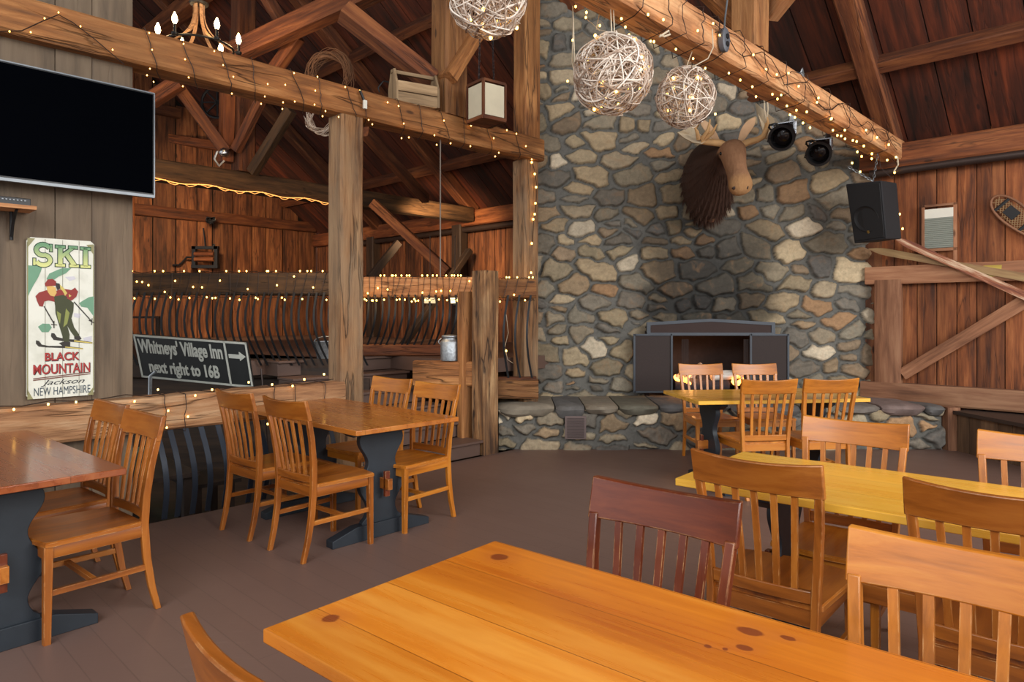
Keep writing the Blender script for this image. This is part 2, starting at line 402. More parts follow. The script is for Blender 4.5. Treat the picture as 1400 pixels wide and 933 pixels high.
# right / eave wall, boards vertical
EW = EAVE+.0
mb = planks('e', W(EW+.02, -3.3, .2), B, UP, -A, 5.8, 3.2, .17, .27, M['barn'], seed=11, gap=.009)
mb.box(W(EW+.06, -.5, 1.8), (.03, 5.6, 3.2), Matrix((A, B, UP)).transposed(), axis=1, var=0, mi=1)
struct(mb.build('wall_right', [M['barn'], M['seam']]))
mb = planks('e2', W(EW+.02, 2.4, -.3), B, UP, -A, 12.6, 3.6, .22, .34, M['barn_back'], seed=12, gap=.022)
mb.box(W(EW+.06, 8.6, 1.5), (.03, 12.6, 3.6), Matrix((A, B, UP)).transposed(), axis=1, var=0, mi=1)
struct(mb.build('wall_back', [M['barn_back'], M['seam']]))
GB = 14.9
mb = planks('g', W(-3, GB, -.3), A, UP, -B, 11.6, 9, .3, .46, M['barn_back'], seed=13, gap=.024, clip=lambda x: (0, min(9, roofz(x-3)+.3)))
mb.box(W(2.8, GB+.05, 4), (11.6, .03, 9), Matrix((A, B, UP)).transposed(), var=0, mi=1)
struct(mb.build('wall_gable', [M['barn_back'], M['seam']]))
# partition with the television
TVB = 5.04
mb = planks('t', W(-3.2, TVB+.013, -.2), A, UP, -B, 4.74, 7.5, .2, .3, M['tvwall'], seed=14, gap=.004)
mb.box(W(-.83, TVB+.09, 3.5), (4.74, .12, 7.5), Matrix((A, B, UP)).transposed(), axis=2, var=.3)
struct(mb.build('wall_left', M['tvwall']))

# ------------------------------------------------------------------ stone surfaces
def stone_grid(x0, x1, z0, z1, res, sx, sz, seed, round_=.055, warp=.02, joint=.032):
    rs = np.random.RandomState(seed)
    nx = int((x1-x0)/res)+1; nz = int((z1-z0)/res)+1
    X, Z = np.meshgrid(np.linspace(x0, x1, nx), np.linspace(z0, z1, nz))
    # jittered rows of seeds with differing widths
    seeds = []; z = z0-sz/2; row = 0
    while z < z1+sz:
        rh = sz*rs.uniform(.75, 1.25); x = x0-sx*rs.uniform(.2, 1)
        while x < x1+sx:
            w = sx*rs.uniform(.5, 1.45)
            if rs.rand() < .22:
                seeds.append((x+w/2, z+rh*.25, w*.5, rh*.26)); seeds.append((x+w/2+rs.uniform(-.04, .04), z+rh*.76, w*.5, rh*.26))
            else:
                seeds.append((x+w/2+rs.uniform(-.03, .03), z+rh/2+rs.uniform(-.32, .32)*rh, w*.5, rh*rs.uniform(.42, .58)))
            x += w
        z += rh; row += 1
    S = np.array(seeds); n = len(S)
    rot = rs.uniform(-.5, .5, n)
    def fn(X, Z, fr, amp, sd):
        r2 = np.random.RandomState(sd); o = np.zeros_like(X)
        for k in range(5):
            th = r2.uniform(0, 6.28); f_ = fr*r2.uniform(.6, 1.6)
            o += np.sin((X*math.cos(th)+Z*math.sin(th))*f_+r2.uniform(0, 6.28))*amp/2.2
        return o
    Xw = X+fn(X, Z, 14, warp, seed+1)*.55+fn(X, Z, 38, warp*.5, seed+2)
    Zw = Z+fn(X, Z, 14, warp, seed+3)*.45+fn(X, Z, 38, warp*.5, seed+4)
    d1 = np.full(X.shape, 1e9); d2 = np.full(X.shape, 1e9); idx = np.zeros(X.shape, int)
    for i in range(n):
        cx_, cz_, wx, wz = S[i]
        c, s_ = math.cos(rot[i]), math.sin(rot[i])
        dx = Xw-cx_; dz = Zw-cz_
        u = (dx*c+dz*s_); v = (-dx*s_+dz*c)
        m_ = math.sqrt(wx*wz); asp = min(1.7, max(.7, wx/wz))**.5
        d = (np.abs(u/asp)**2.5+np.abs(v*asp)**2.5)**(1/2.5)-m_*.9
        nb = d < d1
        d2 = np.where(nb, d1, np.minimum(d2, d)); idx = np.where(nb, i, idx); d1 = np.where(nb, d, d1)
    e = (d2-d1)
    t = np.clip((e-joint)/(round_), 0, 1)
    prof = np.sqrt(1-(1-t)**2)
    prot = rs.uniform(.35, 1, n)[idx]
    tilt = rs.uniform(-.12, .12, n)[idx]*(X-S[idx, 0])+rs.uniform(-.2, .2, n)[idx]*(Z-S[idx, 1])
    rough = fn(X, Z, 60, .003, seed+5)+fn(X, Z, 130, .0015, seed+6)
    H = prof*(.045*prot+.022+tilt*.5)+rough*(prof > 0)
    return X, Z, H, idx, t, n, rs
PAL = [(148,130,102),(132,120,100),(122,114,98),(152,136,108),(128,110,88),(112,104,92),(140,128,106),(170,152,122),(116,108,94),(126,114,92),(148,116,84),(104,98,88),(186,172,148),(124,114,96),(136,116,90),(140,126,100),(96,92,86),(158,142,116)]
PAL_ = [(150,128,98),(128,116,98),(112,108,100),(146,134,112),(118,98,78),(98,94,88),(134,124,104),(160,144,116),(104,100,92),(122,112,92),(138,106,84),(90,86,82),(170,162,146),(116,110,98),(128,108,84)]
def stone_mat():
    m, nt, bs = newmat('field_stone')
    c = N(nt, 'ShaderNodeAttribute', attribute_name='col').outputs['Color']
    f1 = gnoise(nt, 26, src='obj', detail=8, rough=.7); f2 = gnoise(nt, 7, src='obj', detail=4, dist=1.0)
    v = math_(nt, 'ADD', math_(nt, 'MULTIPLY', f1, 1.1), math_(nt, 'MULTIPLY', f2, .8))
    v = math_(nt, 'ADD', v, .06)
    cc = N(nt, 'ShaderNodeCombineColor')
    for i in range(3): nt.links.new(v, cc.inputs[i])
    col = mixc(nt, 1, c, cc.outputs[0], 'MULTIPLY')
    w = ramp(nt, f2, [(.55, (0,0,0,1)), (.7, (1,1,1,1))])
    mk = N(nt, 'ShaderNodeAttribute', attribute_name='mk').outputs['Fac']
    col = mixc(nt, math_(nt, 'MULTIPLY', math_(nt, 'MULTIPLY', w, .35), mk), col, srgb(134,100,66))
    nt.links.new(col, bs.inputs['Base Color']); bs.inputs['Roughness'].default_value = .85
    bump(nt, bs, f1, .6, .015)
    return m
M['stone'] = stone_mat()
def stone_mesh(name, x0, x1, z0, z1, Y, seed, res=.011, sx=.36, sz=.2, hole=None, soot=None, bright=1, **kw):
    X, Z, H, idx, t, n, rs = stone_grid(x0, x1, z0, z1, res, sx, sz, seed, **kw)
    nz, nx = X.shape
    lin = np.array([srgb(*p)[:3] for p in PAL])
    pick = rs.randint(0, len(PAL), n); base = lin[pick]*rs.uniform(.85, 1.35, (n, 1))*bright
    C = base[idx]
    mort = np.array(srgb(100, 98, 92)[:3])
    tt = np.clip(t*4, 0, 1)[..., None]; tt = tt*tt*(3-2*tt)
    C = mort*(1-tt)+C*tt
    # dark contact line round each stone
    ring = np.exp(-((t-.03)/.05)**2)[..., None]*.35*(t > 0)[..., None]
    C = C*(1-ring*1.3)
    if soot is not None:
        C = C*(1-soot(X, Z))[..., None]
    v = np.stack([X, np.full_like(X, Y)-H, Z], -1).reshape(-1, 3)
    i = np.arange(nx*nz).reshape(nz, nx)
    q = np.stack([i[:-1, :-1], i[:-1, 1:], i[1:, 1:], i[1:, :-1]], -1).reshape(-1, 4)
    if hole:
        cxx = v[q].mean(1); k = ~((cxx[:, 0] > hole[0]) & (cxx[:, 0] < hole[1]) & (cxx[:, 2] > hole[2]) & (cxx[:, 2] < hole[3])); q = q[k]
    me = bpy.data.meshes.new(name)
    org = np.array([(x0+x1)/2, Y, z0])
    vv = (v-org).astype(np.float32)
    me.vertices.add(len(vv)); me.vertices.foreach_set('co', vv.ravel())
    me.loops.add(q.size); me.loops.foreach_set('vertex_index', q.astype(np.int32).ravel())
    me.polygons.add(len(q)); me.polygons.foreach_set('loop_start', np.arange(0, q.size, 4, dtype=np.int32))
    me.update(calc_edges=True)
    me.polygons.foreach_set('use_smooth', np.ones(len(q), bool))
    a = me.attributes.new('col', 'FLOAT_COLOR', 'POINT'); a.data.foreach_set('color', np.concatenate([C.reshape(-1, 3), np.ones((nx*nz, 1))], 1).astype(np.float32).ravel())
    a = me.attributes.new('mk', 'FLOAT', 'POINT'); a.data.foreach_set('value', tt.ravel().astype(np.float32))
    me.materials.append(M['stone'])
    o = bpy.data.objects.new(name, me); COL.objects.link(o); o.location = org
    return o
SY = 7.95
FX0, FX1, FZ0, FZ1 = 1.55, 3.05, .44, 1.24
def soot(X, Z):
    cx_ = 2.28
    w = .74+.06*np.sin(Z*9)+.05*np.sin(Z*23)
    s = 1/(1+np.exp((np.abs(X-cx_)-w)*18)); up = 1/(1+np.exp((Z-2.35)*4.2)); lo = 1/(1+np.exp(-(Z-1.05)*14))
    g = .16*np.exp(-((X-cx_)**2/.9+(Z-2.9)**2/1.0))
    return np.clip(s*up*lo*.8+g, 0, .86)
sw = stone_mesh('wall_stone', .3, 4.42, .3, 6.6, SY+.05, 21, hole=(FX0, FX1, FZ0, FZ1), soot=soot)
struct(sw)
# solid chimney mass behind the stone face
mb = MB(); mb.box((.93, 8.55, 3.3), (1.24, 1.05, 6.6)); mb.box((3.65, 8.55, 3.3), (1.2, 1.05, 6.6)); mb.box((2.3, 8.75, 3.93), (1.5, 1.35, 5.36))
M['mort'] = plain('grey_mortar', srgb(88,89,84), .9, 0, .2, 20)
struct(mb.build('wall_chimney_core', M['mort']))
M['brick'] = plain('sooty_brick', srgb(50,38,34), .9, 0, .4, 20, bstr=.4)
mb = MB(); mb.box((2.3, 8.62, .84), (1.5, .06, .8)); mb.box((FX0+.02, 8.3, .84), (.05, .68, .8)); mb.box((FX1-.02, 8.3, .84), (.05, .68, .8)); mb.box((2.3, 8.3, 1.26), (1.5, .68, .05)); mb.box((2.3, 8.3, .42), (1.5, .68, .06))
struct(mb.build('wall_firebox', M['brick']))

# hearth
HY = 7.2
struct(stone_mesh('wall_hearth_front', -.14, 4.54, 0, .42, HY+.03, 33, res=.009, sx=.42, sz=.17, bright=1.2))
he = thing('stone_hearth', (2.2, 7.6, .36), 'raised stone hearth bench running under the fireplace', 'hearth')
r = random.Random(5); x = -.16; M['slab'] = plain('grey_purple_slab', srgb(108,98,94), .85, 0, .4, 9, bstr=.8)
caps = [plain('slab_%d' % k, srgb(*c), .85, 0, .45, 9, bstr=.9) for k, c in enumerate([(112,104,96),(96,94,92),(122,104,98),(104,100,86),(130,120,104)])]
while x < 4.5:
    w = min(r.uniform(.3, .8), 4.54-x)
    if 4.54-(x+w) < .2: w = 4.54-x
    n = 14; zt = .475+r.uniform(-.008, .008); th = r.uniform(.085, .14); rows = [(0, .04), (.25, .0), (.6, -.012), (.85, .01), (1, .05)]
    vs = []; fs = []; fr0 = r.uniform(0, 9)
    for (q, back) in rows:
        for i in range(n+1):
            s = i/n; e_ = abs(2*s-1)**5
            nz_ = noise.noise(Vector((x*3+s*w*7, q*2, fr0)))
            vs.append((x+.008+(w-.016)*s, HY-.07+back+e_*.05+nz_*.03, zt-th*(1-e_*.35)*(1-q)-.02*e_*q+noise.noise(Vector((s*w*6, q, fr0+5)))*.012))
    m_ = n+1
    for k in range(len(rows)-1):
        for i in range(n): fs.append((k*m_+i, k*m_+i+1, (k+1)*m_+i+1, (k+1)*m_+i))
    b0 = len(vs); vs += [(x+w-.005, 8.0, zt), (x+.005, 8.0, zt), (x+w-.005, 8.0, zt-th), (x+.005, 8.0, zt-th)]
    K = len(rows)-1
    fs.append(tuple(range(K*m_, (K+1)*m_))+(b0, b0+1)); fs.append(tuple(range(0, m_))+(b0+2, b0+3))
    fs += [tuple(k*m_ for k in range(K+1))+(b0+1, b0+3), tuple(k*m_+n for k in range(K+1))+(b0, b0+2)]
    mbs = MB(); mbs.add(vs, fs); mbs.build('cap_stone', caps[r.randrange(5)], he)
    x += w
mbs = MB(); mbs.box((2.2, 7.62, .2), (4.64, .74, .32)); mbs.build('core', M['mort'], he)
vg = thing('wall_vent', (.66, HY-.04, .12), 'dark brown louvred vent set in the hearth face', 'vent')
mb = MB(); mb.box((.665, HY-.035, .24), (.22, .03, .24)); mb.build('vent_plate', plain('brown_vent', srgb(112,96,92), .7), vg)
mb = MB()
for i in range(13): mb.box((.665, HY-.055, .14+i*.0165), (.18, .012, .006))
mb.build('grille', plain('vent_grille', srgb(84,70,68), .7), vg)

# ------------------------------------------------------------------ fireplace screen & fire
fs_ = thing('fireplace_screen', (2.28, 7.86, .47), 'black iron fireplace screen with low gable top and folding mesh doors', 'fireplace screen')
M['mesh'] = plain('fire_mesh', srgb(56,45,42), .75, .2, .3, 90)
M['fr'] = plain('grey_iron_frame', srgb(70,74,80), .5, .5, .15)
def xz(u, v, Y): p = P(u, v, Y); return (p.x, p.z)
Yf = 7.84
mb = MB()
mb.prism([xz(884,457,Yf), xz(884,441,Yf), xz(972,436,Yf), xz(1059,441,Yf), xz(1059,457,Yf), xz(1054,457,Yf), xz(1054,445,Yf), xz(972,440,Yf), xz(889,445,Yf), xz(889,457,Yf)], .04, (0, Yf, 0))
mb.prism([xz(884,459,Yf), xz(884,455,Yf), xz(1059,455,Yf), xz(1059,459,Yf)], .045, (0, Yf, 0))
mb.build('frame', M['fr'], fs_)
mb = MB(); mb.prism([xz(888,456,Yf), xz(888,444,Yf), xz(972,439,Yf), xz(1055,444,Yf), xz(1055,456,Yf)], .02, (0, Yf, 0)); mb.build('hood_panel', plain('rusty_panel', srgb(56,40,36), .7, .3), fs_)
for (u0, u1) in ((867, 918), (1026, 1077)):
    a_ = P(u0, 458, 7.83); b_ = P(u1, 536, 7.83); w = b_.x-a_.x; h = a_.z-b_.z; cx_ = (a_.x+b_.x)/2; cz_ = (a_.z+b_.z)/2
    md = MB(); md.box((cx_, 7.83, cz_), (w, .012, h)); d_ = md.build('mesh_door', M['mesh'], fs_)
    md = MB()
    for q in (-1, 1):
        md.box((cx_+q*w/2, 7.825, cz_), (.022, .03, h+.02)); md.box((cx_, 7.825, cz_+q*h/2), (w, .03, .02))
    md.build('door_frame', M['fr'], d_)
mb = MB()
for i in range(7): mb.box((1.95+.012*i, 7.845, .83), (.004, .006, .62))
mb.build('mesh_curtain', M['mesh'], fs_); mb = MB()
for i in range(7): mb.box((2.66+.012*i, 7.845, .83), (.004, .006, .62))
mb.build('mesh_curtain', M['mesh'], fs_)
M['log'] = wood('birch_log', srgb(120,108,98), srgb(186,178,168), srgb(220,214,206), .8, 2, .6)
M['char'] = plain('charred_log', srgb(52,46,50), .9, 0, .5, 25, bstr=.8)
for i, (x0, z0, x1, z1, y, rr, mt, lb) in enumerate([(1.9,.6,2.55,.58,8.05,.075,'char','charred log lying at the bottom of the fire'), (1.95,.62,2.3,.78,8.2,.07,'log','pale birch log leaning at the left of the fire'), (2.2,.66,2.75,.62,8.2,.065,'char','dark log resting across the back of the grate'), (2.35,.7,2.72,.72,8.05,.06,'log','pale log on top at the right of the fire')]):
    mb = MB(); pts = [Vector((x0, y, z0)).lerp(Vector((x1, y+.05, z1)), k/6) for k in range(7)]
    mb.tube(pts, [rr*random.Random(i*9+k).uniform(.9, 1.1) for k in range(7)], 12); tag(mb.build('fire_log', M[mt], smooth=False), lb, 'log', 'logs in the fireplace')
gr = MB()
for k in range(6): gr.tube([(1.85+k*.16, 7.98, .56), (1.85+k*.16, 7.98, .51), (1.85+k*.16, 8.3, .51), (1.85+k*.16, 8.3, .6)], .01, 6)
for y in (8.0, 8.28):
    gr.tube([(1.8, y, .51), (2.75, y, .51)], .01, 6)
    for x in (1.84, 2.7): gr.tube([(x, y, .51), (x, y, .45)], .01, 6)
tag(gr.build('fire_grate', M['iron']), 'black iron grate holding the burning logs', 'grate')
fm, nt, bs = newmat('flame'); bs.inputs['Emission Color'].default_value = (1, .32, .05, 1); bs.inputs['Emission Strength'].default_value = 6; bs.inputs['Base Color'].default_value = (1, .4, .1, 1)
r = random.Random(2)
for i, (x, h) in enumerate([(1.93, .12), (2.0, .2), (2.07, .12), (2.62, .14), (2.68, .1)]):
    mb = MB(); pts = []; rr = []
    for k in range(8):
        t = k/7; pts.append((x+.03*math.sin(t*6+i), 8.02+.02*math.cos(t*5+i), .6+h*t)); rr.append(max(.002, .022*math.sin(math.pi*min(1, .25+t*.75))))
    mb.tube(pts, rr, 8)
    tag(mb.build('flame', fm, smooth=True), 'orange flame rising between the fireplace logs', 'flame', 'flames in the fireplace')
point('firelight', (2.05, 7.98, .8), 5, (1, .42, .12), .1)

# ------------------------------------------------------------------ main timbers
def timber(name, p0, p1, w, h, mat, label=None, cat='beam', up=UP, jit=.006, group=None, trim=False, **k):
    mb = MB(); mb.beam(p0, p1, w, h, up, jit, **k); o = mb.build(name, M[mat] if isinstance(mat, str) else mat)
    if trim: return struct(o)
    return tag(o, label, cat, group)
TZ0, TZ1 = 3.09, 3.32
LB = 4.95  # front face of the left bay
timber('tie_beam', W(-.5, LB+.1, 3.2), W(5.62, LB+.1, 3.22), .22, .24, 'beam', 'long hewn tie beam over the opening, wrapped in fairy lights, above the television')
timber('tie_beam', W(8.55, 2.27, 3.26), W(1.6, 2.27, 3.25), .22, .23, 'beam_light', 'pale lit tie beam crossing above the dining tables in front of the chimney')
timber('tie_beam', W(-2.5, 9.2, 3.24), W(8.4, 9.2, 3.24), .24, .26, 'dark_beam', 'dark tie beam deep in the barn, behind the iron railing')
timber('support_post', W(3.2, LB+.11, -.27), W(3.2, LB+.11, 3.09), .22, .22, 'post_grey', 'weathered square post standing beside the sign, under the tie beam', 'post', up=A)
timber('support_post', W(5.5, LB+.16, -.27), W(5.5, LB+.16, 3.1), .2, .22, 'post_grey', 'tall post against the left edge of the chimney', 'post', up=A)
timber('support_post', W(5.5, LB+.14, 3.33), W(5.5, LB+.14, 6.0), .2, .24, 'beam', 'upper post rising above the tie beam beside the chimney', 'post', up=A)
timber('queen_post', W(4.35, LB+.1, 3.33), W(4.35, LB+.1, 6.6), .24, .28, 'beam', 'thick queen post with a diagonal brace above the wooden crate', 'post', up=A)
timber('queen_post', W(4.9, 2.27, 3.38), W(4.9, 2.27, 6.3), .2, .24, 'beam', 'queen post rising from the pale lit tie beam', 'post', up=A)
timber('queen_post', W(4.2, 9.2, 3.38), W(4.2, 9.2, 6.6), .24, .26, 'rafter', 'queen post standing deep in the barn near the hanging wreath', 'post', up=A)
timber('brace', onB(612, 108, LB-.02), onB(690, -18, LB-.02), .13, .17, 'beam', 'short diagonal brace behind the topmost wicker globe', 'brace', up=-B)
timber('brace', P(1055, 18, 5.3), P(1085, -20, 5.0), .1, .14, 'beam_light', 'pale brace at the top of the queen post on the lit beam', 'brace')
timber('brace', P(1012, 28, 5.3), P(952, -30, 5.2), .12, .15, 'beam', 'brace left of the queen post on the lit beam', 'brace')
timber('low_rail_beam', W(-.6, LB+.07, .745), W(3.11, LB+.07, .745), .2, .235, 'beam_pale', 'low pale hewn beam below the ski poster and across the opening', 'beam')
# roof timbers
k_ = dict(jit=.005)
def tr(p0, p1, w, h, mat='rafter', up=UP, jit=.006):
    return timber('trim_timber', p0, p1, w, h, mat, trim=True, up=up, jit=jit)
def onroof(u, v, off=.15):
    k = (u-700)/F; m = -(v-432)/F; ka = SA*k+CA_
    Y = (ROOF0+SL*EAVE-off-CAM_H)/(m+SL*ka); return P(u, v, Y)
for b in (2.27, 5.05, 9.2, 12.2):
    tr(W(8.5, b, roofz(8.5)-.15), W(1.2, b, roofz(1.2)-.15), .2, .2, up=-rn)
for b, a0 in ((-3.2, 8.5),):
    tr(W(a0, b, roofz(a0)-.15), W(1.2, b, roofz(1.2)-.15), .2, .2, up=-rn)
for a in (7.7, 5.9):
    tr(W(a, -4, roofz(a)-.1), W(a, 14.8, roofz(a)-.1), .14, .16, up=-rn)
tr(W(4.35, 1, roofz(4.35)-.25), W(4.35, 14.8, roofz(4.35)-.25), .24, .26)
# eave plate and pipe
tr(W(EW-.08, -3.3, 3.2), W(EW-.08, 2.6, 3.2), .18, .26, 'barn', jit=.004)
tr(W(EW-.08, 4.4, 3.2), W(EW-.08, 14.8, 3.2), .18, .28, 'rafter')
tr(W(-2, GB-.1, 3.52), W(8.5, GB-.1, 3.52), .16, .22, 'rafter')
tr(W(-2, GB-.1, 5.6), W(5.4, GB-.1, 5.6), .16, .2, 'rafter')
for a in (1.2, 4.4): tr(W(a, GB-.1, -.2), W(a, GB-.1, 8 if a < 2 else 6.2), .22, .24, 'rafter', up=A)
for b in (6.9, 9.6, 12.4): tr(W(EW-.1, b, -.2), W(EW-.1, b, 3.1), .26, .2, 'dark_wood', up=A)
for (a0, z0, a1, z1, b) in ((6.9, .9, 8.4, 2.6, 9.2),):
    tr(W(a0, b, z0), W(a1, b, z1), .1, .14, 'dark_wood', up=B)
tr(P(510, 278, 10.4), P(612, 372, 10.0), .12, .14, 'rafter')     # long brace behind the railing
tr(P(506, 380, 11.0), P(545, 332, 11.3), .1, .12, 'dark_wood')
tr(P(470, 16, 6.4), P(592, 112, 6.6), .16, .2, 'rafter', up=-B)
tr(P(322, 72, 8.6), P(540, -28, 7.4), .2, .24, 'rafter')
tr(P(498, 180, 8.8), P(582, 272, 10.6), .12, .14, 'rafter')
tr(P(362, -8, 8.4), P(392, 42, 8.6), .12, .14, 'rafter'); tr(P(374, 98, 8.6), P(408, 50, 8.4), .13, .16, 'rafter')
tr(P(398, 150, 9.0), P(345, 236, 9.3), .12, .14, 'dark_beam')
# small truss behind the television
tr(P(312, 60, 9.3), P(309, 222, 9.3), .16, .16, 'rafter', up=A); tr(P(328, 40, 9.5), P(326, 224, 9.5), .24, .2, 'dark_wood', up=A)
tr(P(243, 118, 9.0), P(309, 208, 9.2), .12, .15, 'rafter'); tr(P(357, 136, 9.0), P(322, 206, 9.2), .1, .13, 'rafter'); tr(P(205, 138, 8.8), P(246, 112, 8.8), .15, .18, 'rafter')
timber('support_post', W(2.05, 9.2, -.27), W(2.05, 9.2, 3.1), .26, .26, 'rafter', 'brown post behind the television wall, left end of the far railing', 'post', up=A)
tr(P(205, 186, 14), P(300, 200, 14.6), .12, .18, 'rafter')
mb = MB(); mb.tube([W(EW-.12, b, 3.02+.02*math.sin(b)) for b in np.linspace(-3.2, 2.5, 12)], .045, 10); tag(mb.build('pipe', M['pipe'], smooth=True), 'dark pipe running along the top of the board wall above the washboard', 'pipe')
mb = MB(); mb.tube([W(EW-.12, b, 3.0) for b in np.linspace(4.5, 13.2, 12)]+[W(EW-.12, 13.4, 2.9), W(EW-.12, 13.4, 1.2)], .05, 10); tag(mb.build('pipe', M['pipe'], smooth=True), 'dark pipe along the far eave wall turning down at the corner', 'pipe')

# right wall barn-door framing
wallb = lambda u, v, a=EW-.03: onA(u, v, a)
def onw(u, v, off=.05): return onA(u, v, EW-off)
fr = thing('barn_door_frame', W(EW-.05, 1, .4), 'rough timber door framing with a long diagonal brace on the right board wall', 'door frame')
def fpart(name, p0, p1, w, h, up):
    mb = MB(); mb.beam(p0, p1, w, h, up, .004); mb.build(name, M['barn_frame'], fr)
M['barn_frame'] = wood('barn_frame_timber', srgb(112,72,48), srgb(150,102,72), srgb(176,130,96), .75, 1, .6, knots=True)
fpart('bottom_rail', W(EW-.07, 2.6, .545), W(EW-.07, -2.5, .545), .14, .22, UP)
fpart('mid_rail', W(EW-.06, 2.56, 1.87), W(EW-.06, -2.5, 1.87), .1, .2, UP)
fpart('stile', onw(1215, 523, .07), onw(1215, 383, .07), .1, .27, -B)
fpart('diagonal_brace', onw(1234, 512, .08), onw(1425, 398, .08), .06, .13, UP)
# bench at the right
mb = poly_prism('bench', [(4.62,7.12),(4.78,6.1),(5.0,5.1),(6.3,5.1),(6.3,6.1),(5.35,7.0),(4.9,7.3)], 0, .40, M['dark_wood'])
M['bench_front'] = wood('bench_board', srgb(70,50,34), srgb(98,72,50), srgb(120,92,66), .75, .9, .5, knots=True)
bpy.data.objects.remove(mb)
bn = thing('corner_bench', (4.9, 6.3, 0), 'low boarded bench with a dark top in the right corner below the barn door', 'bench')
poly_prism('bench_top', [(4.60,7.14),(4.70,6.1),(4.93,5.0),(6.3,5.0),(6.3,6.1),(5.35,6.98),(4.95,7.28)], .385, .42, plain('dark_bench_top', srgb(54,42,38), .5), bn)
mb = planks('bf', Vector((4.64, 7.12, 0)), Vector((.17, -1.02, 0)), UP, Vector((-1.02, -.17, 0)), 2.1, .385, .14, .2, None, seed=4); mb.build('front_boards', M['bench_front'], bn)
timber('short_post', (4.62, 7.2, 0), (4.62, 7.2, .45), .13, .13, 'barn_frame', 'short post at the right end of the hearth', 'post', up=Vector((0, 1, 0)))
# ------------------------------------------------------------------ steps, landing, railings
lz = .95
st = thing('staircase', W(4.0, 5.0, 0), 'brown painted steps climbing to the landing between the grey post and the newel', 'stairs')
nst = 6; sd_ = .3
for i in range(nst):
    z1 = lz*(i+1)/nst; b0 = 5.0+i*sd_
    mb = MB(); mb.box(W(4.03, b0+.16, z1-.085), (1.4, .28, .14), Matrix((A, B, UP)).transposed(), var=.5); mb.box(W(4.03, b0+.145, z1-.0125), (1.42, .33, .025), Matrix((A, B, UP)).transposed(), var=.5)
    mb.build('step', M['step'], st, bevel=.004)
ld = poly_prism('floor_landing', [W(4.72, 5.25), W(8.6, 5.25), W(8.6, 14.8), W(4.1, 14.8), W(4.1,9.0), W(2.9, 9.0), W(2.9, 6.78), W(4.72, 6.78)], .8, lz, M['step']); struct(ld)
# left platform behind the first railing
RY = 7.08
struct(poly_prism('floor_platform', [(-5.2, RY+.05), (-1.55, RY+.05), W(3.5, 9.2)[:2], W(3.5, 14.6)[:2], W(.5, 14.6)[:2], (-7, 9.3)], .82, lz, M['dark_wood']))
mb = MB(); mb.beam((-5.2, RY+.1, .86), (-1.6, RY+.1, .86), .14, .2, jit=.005); tag(mb.build('edge_beam', M['dark_wood']), 'dark timber edging the platform under the left iron railing', 'beam')
mb = MB(); mb.beam((-5.2, RY+.12, .25), (-1.5, RY+.12, .25), .04, 1.0); struct(mb.build('wall_platform', M['dark_wood']))
timber('newel_post', W(4.86, 5.08, 0), W(4.86, 5.08, 1.87), .19, .21, 'newel', 'split weathered newel post at the foot of the steps', 'post', up=A, jit=.01)
timber('side_board', W(4.74, 5.26, 0), W(4.74, 5.26, 1.66), .08, .14, 'beam', 'narrow upright board behind the newel post', 'board', up=A)
timber('ledge_timber', (-1.02, 7.12, .81), (-.40, 7.12, .81), .2, .26, 'beam', 'short heavy timber the milk can stands on beside the steps', 'beam')
mb = MB(); mb.box((-.5, 7.2, .34), (.3, .03, .68), axis=2); tag(mb.build('dark_panel', M['dark_wood']), 'dark board panel below the milk can ledge', 'panel')
def railing(name, x0, x1, Y, zt, zb, zfoot, n, label, mat, foot=True, bow=.09, drift=(0, 0)):
    t = thing(name, ((x0+x1)/2, Y, zfoot), label, 'railing', 'iron railings around the landing')
    mb = MB(); mb.beam((x0, Y, (zt+zb)/2), (x1, Y, (zt+zb)/2), .13, zt-zb, jit=.006); mb.build('rail', M[mat], t)
    if foot:
        mb = MB(); mb.beam((x0, Y, zfoot-.06), (x1, Y, zfoot-.06), .14, .13, jit=.004); mb.build('bottom_rail', M['rafter'], t)
    for i in range(n):
        x = x0+(x1-x0)*(i+.5)/n; r = random.Random(i*7+n); k = r.uniform(.8, 1.15); s = r.uniform(-.015, .015)
        mb = MB(); pts = []
        for j in range(9):
            q = j/8; z = zb+.03+(zfoot-zb-.03)*q
            fx = (i+.5)/n; dr = drift[0]+(drift[1]-drift[0])*fx; pts.append(Vector((x+s*q+dr*q**1.3+.05*math.sin(q*math.pi)*(-1 if dr > -.01 else 1), Y-.07-bow*k*math.sin(math.pi*min(1, q*1.05))**1.2, z)))
        for a_, b_ in zip(pts[:-1], pts[1:]):
            pass
        vs = []; fs = []
        for p in pts: vs += [p+Vector((-.011, 0, 0)), p+Vector((.011, 0, 0)), p+Vector((.011, .006, 0)), p+Vector((-.011, .006, 0))]
        for j in range(8):
            o = j*4
            for c in range(4): fs.append((o+c, o+(c+1) % 4, o+4+(c+1) % 4, o+4+c))
        mb.add(vs, fs); mb.build('baluster', M['iron'], t)
    return t
railing('iron_railing', -5.1, -1.58, RY, 1.85, 1.62, .90, 46, 'long railing with bowed iron bars behind the road sign', 'dark_beam', foot=False, drift=(.02, .15))
railing('iron_railing', -1.75, -.30, 7.85, 1.85, 1.62, 1.08, 19, 'railing with bowed iron bars and pale light-wrapped beam above the steps', 'beam_light', drift=(-.09, -.09))
railing('iron_railing', -.22, .26, 7.35, 1.80, 1.60, .75, 4, 'short railing section between the newel post and the chimney post', 'beam')
timber('short_beam', (-.28, 7.32, .63), (.28, 7.32, .63), .16, .2, 'beam', 'short timber at the foot of the railing beside the chimney post', 'beam')
timber('short_stud', (.16, 7.5, .5), (.16, 7.5, 1.8), .12, .1, 'beam', 'upright stud behind the chimney post, seen through the short railing', 'post', up=Vector((0,1,0)))
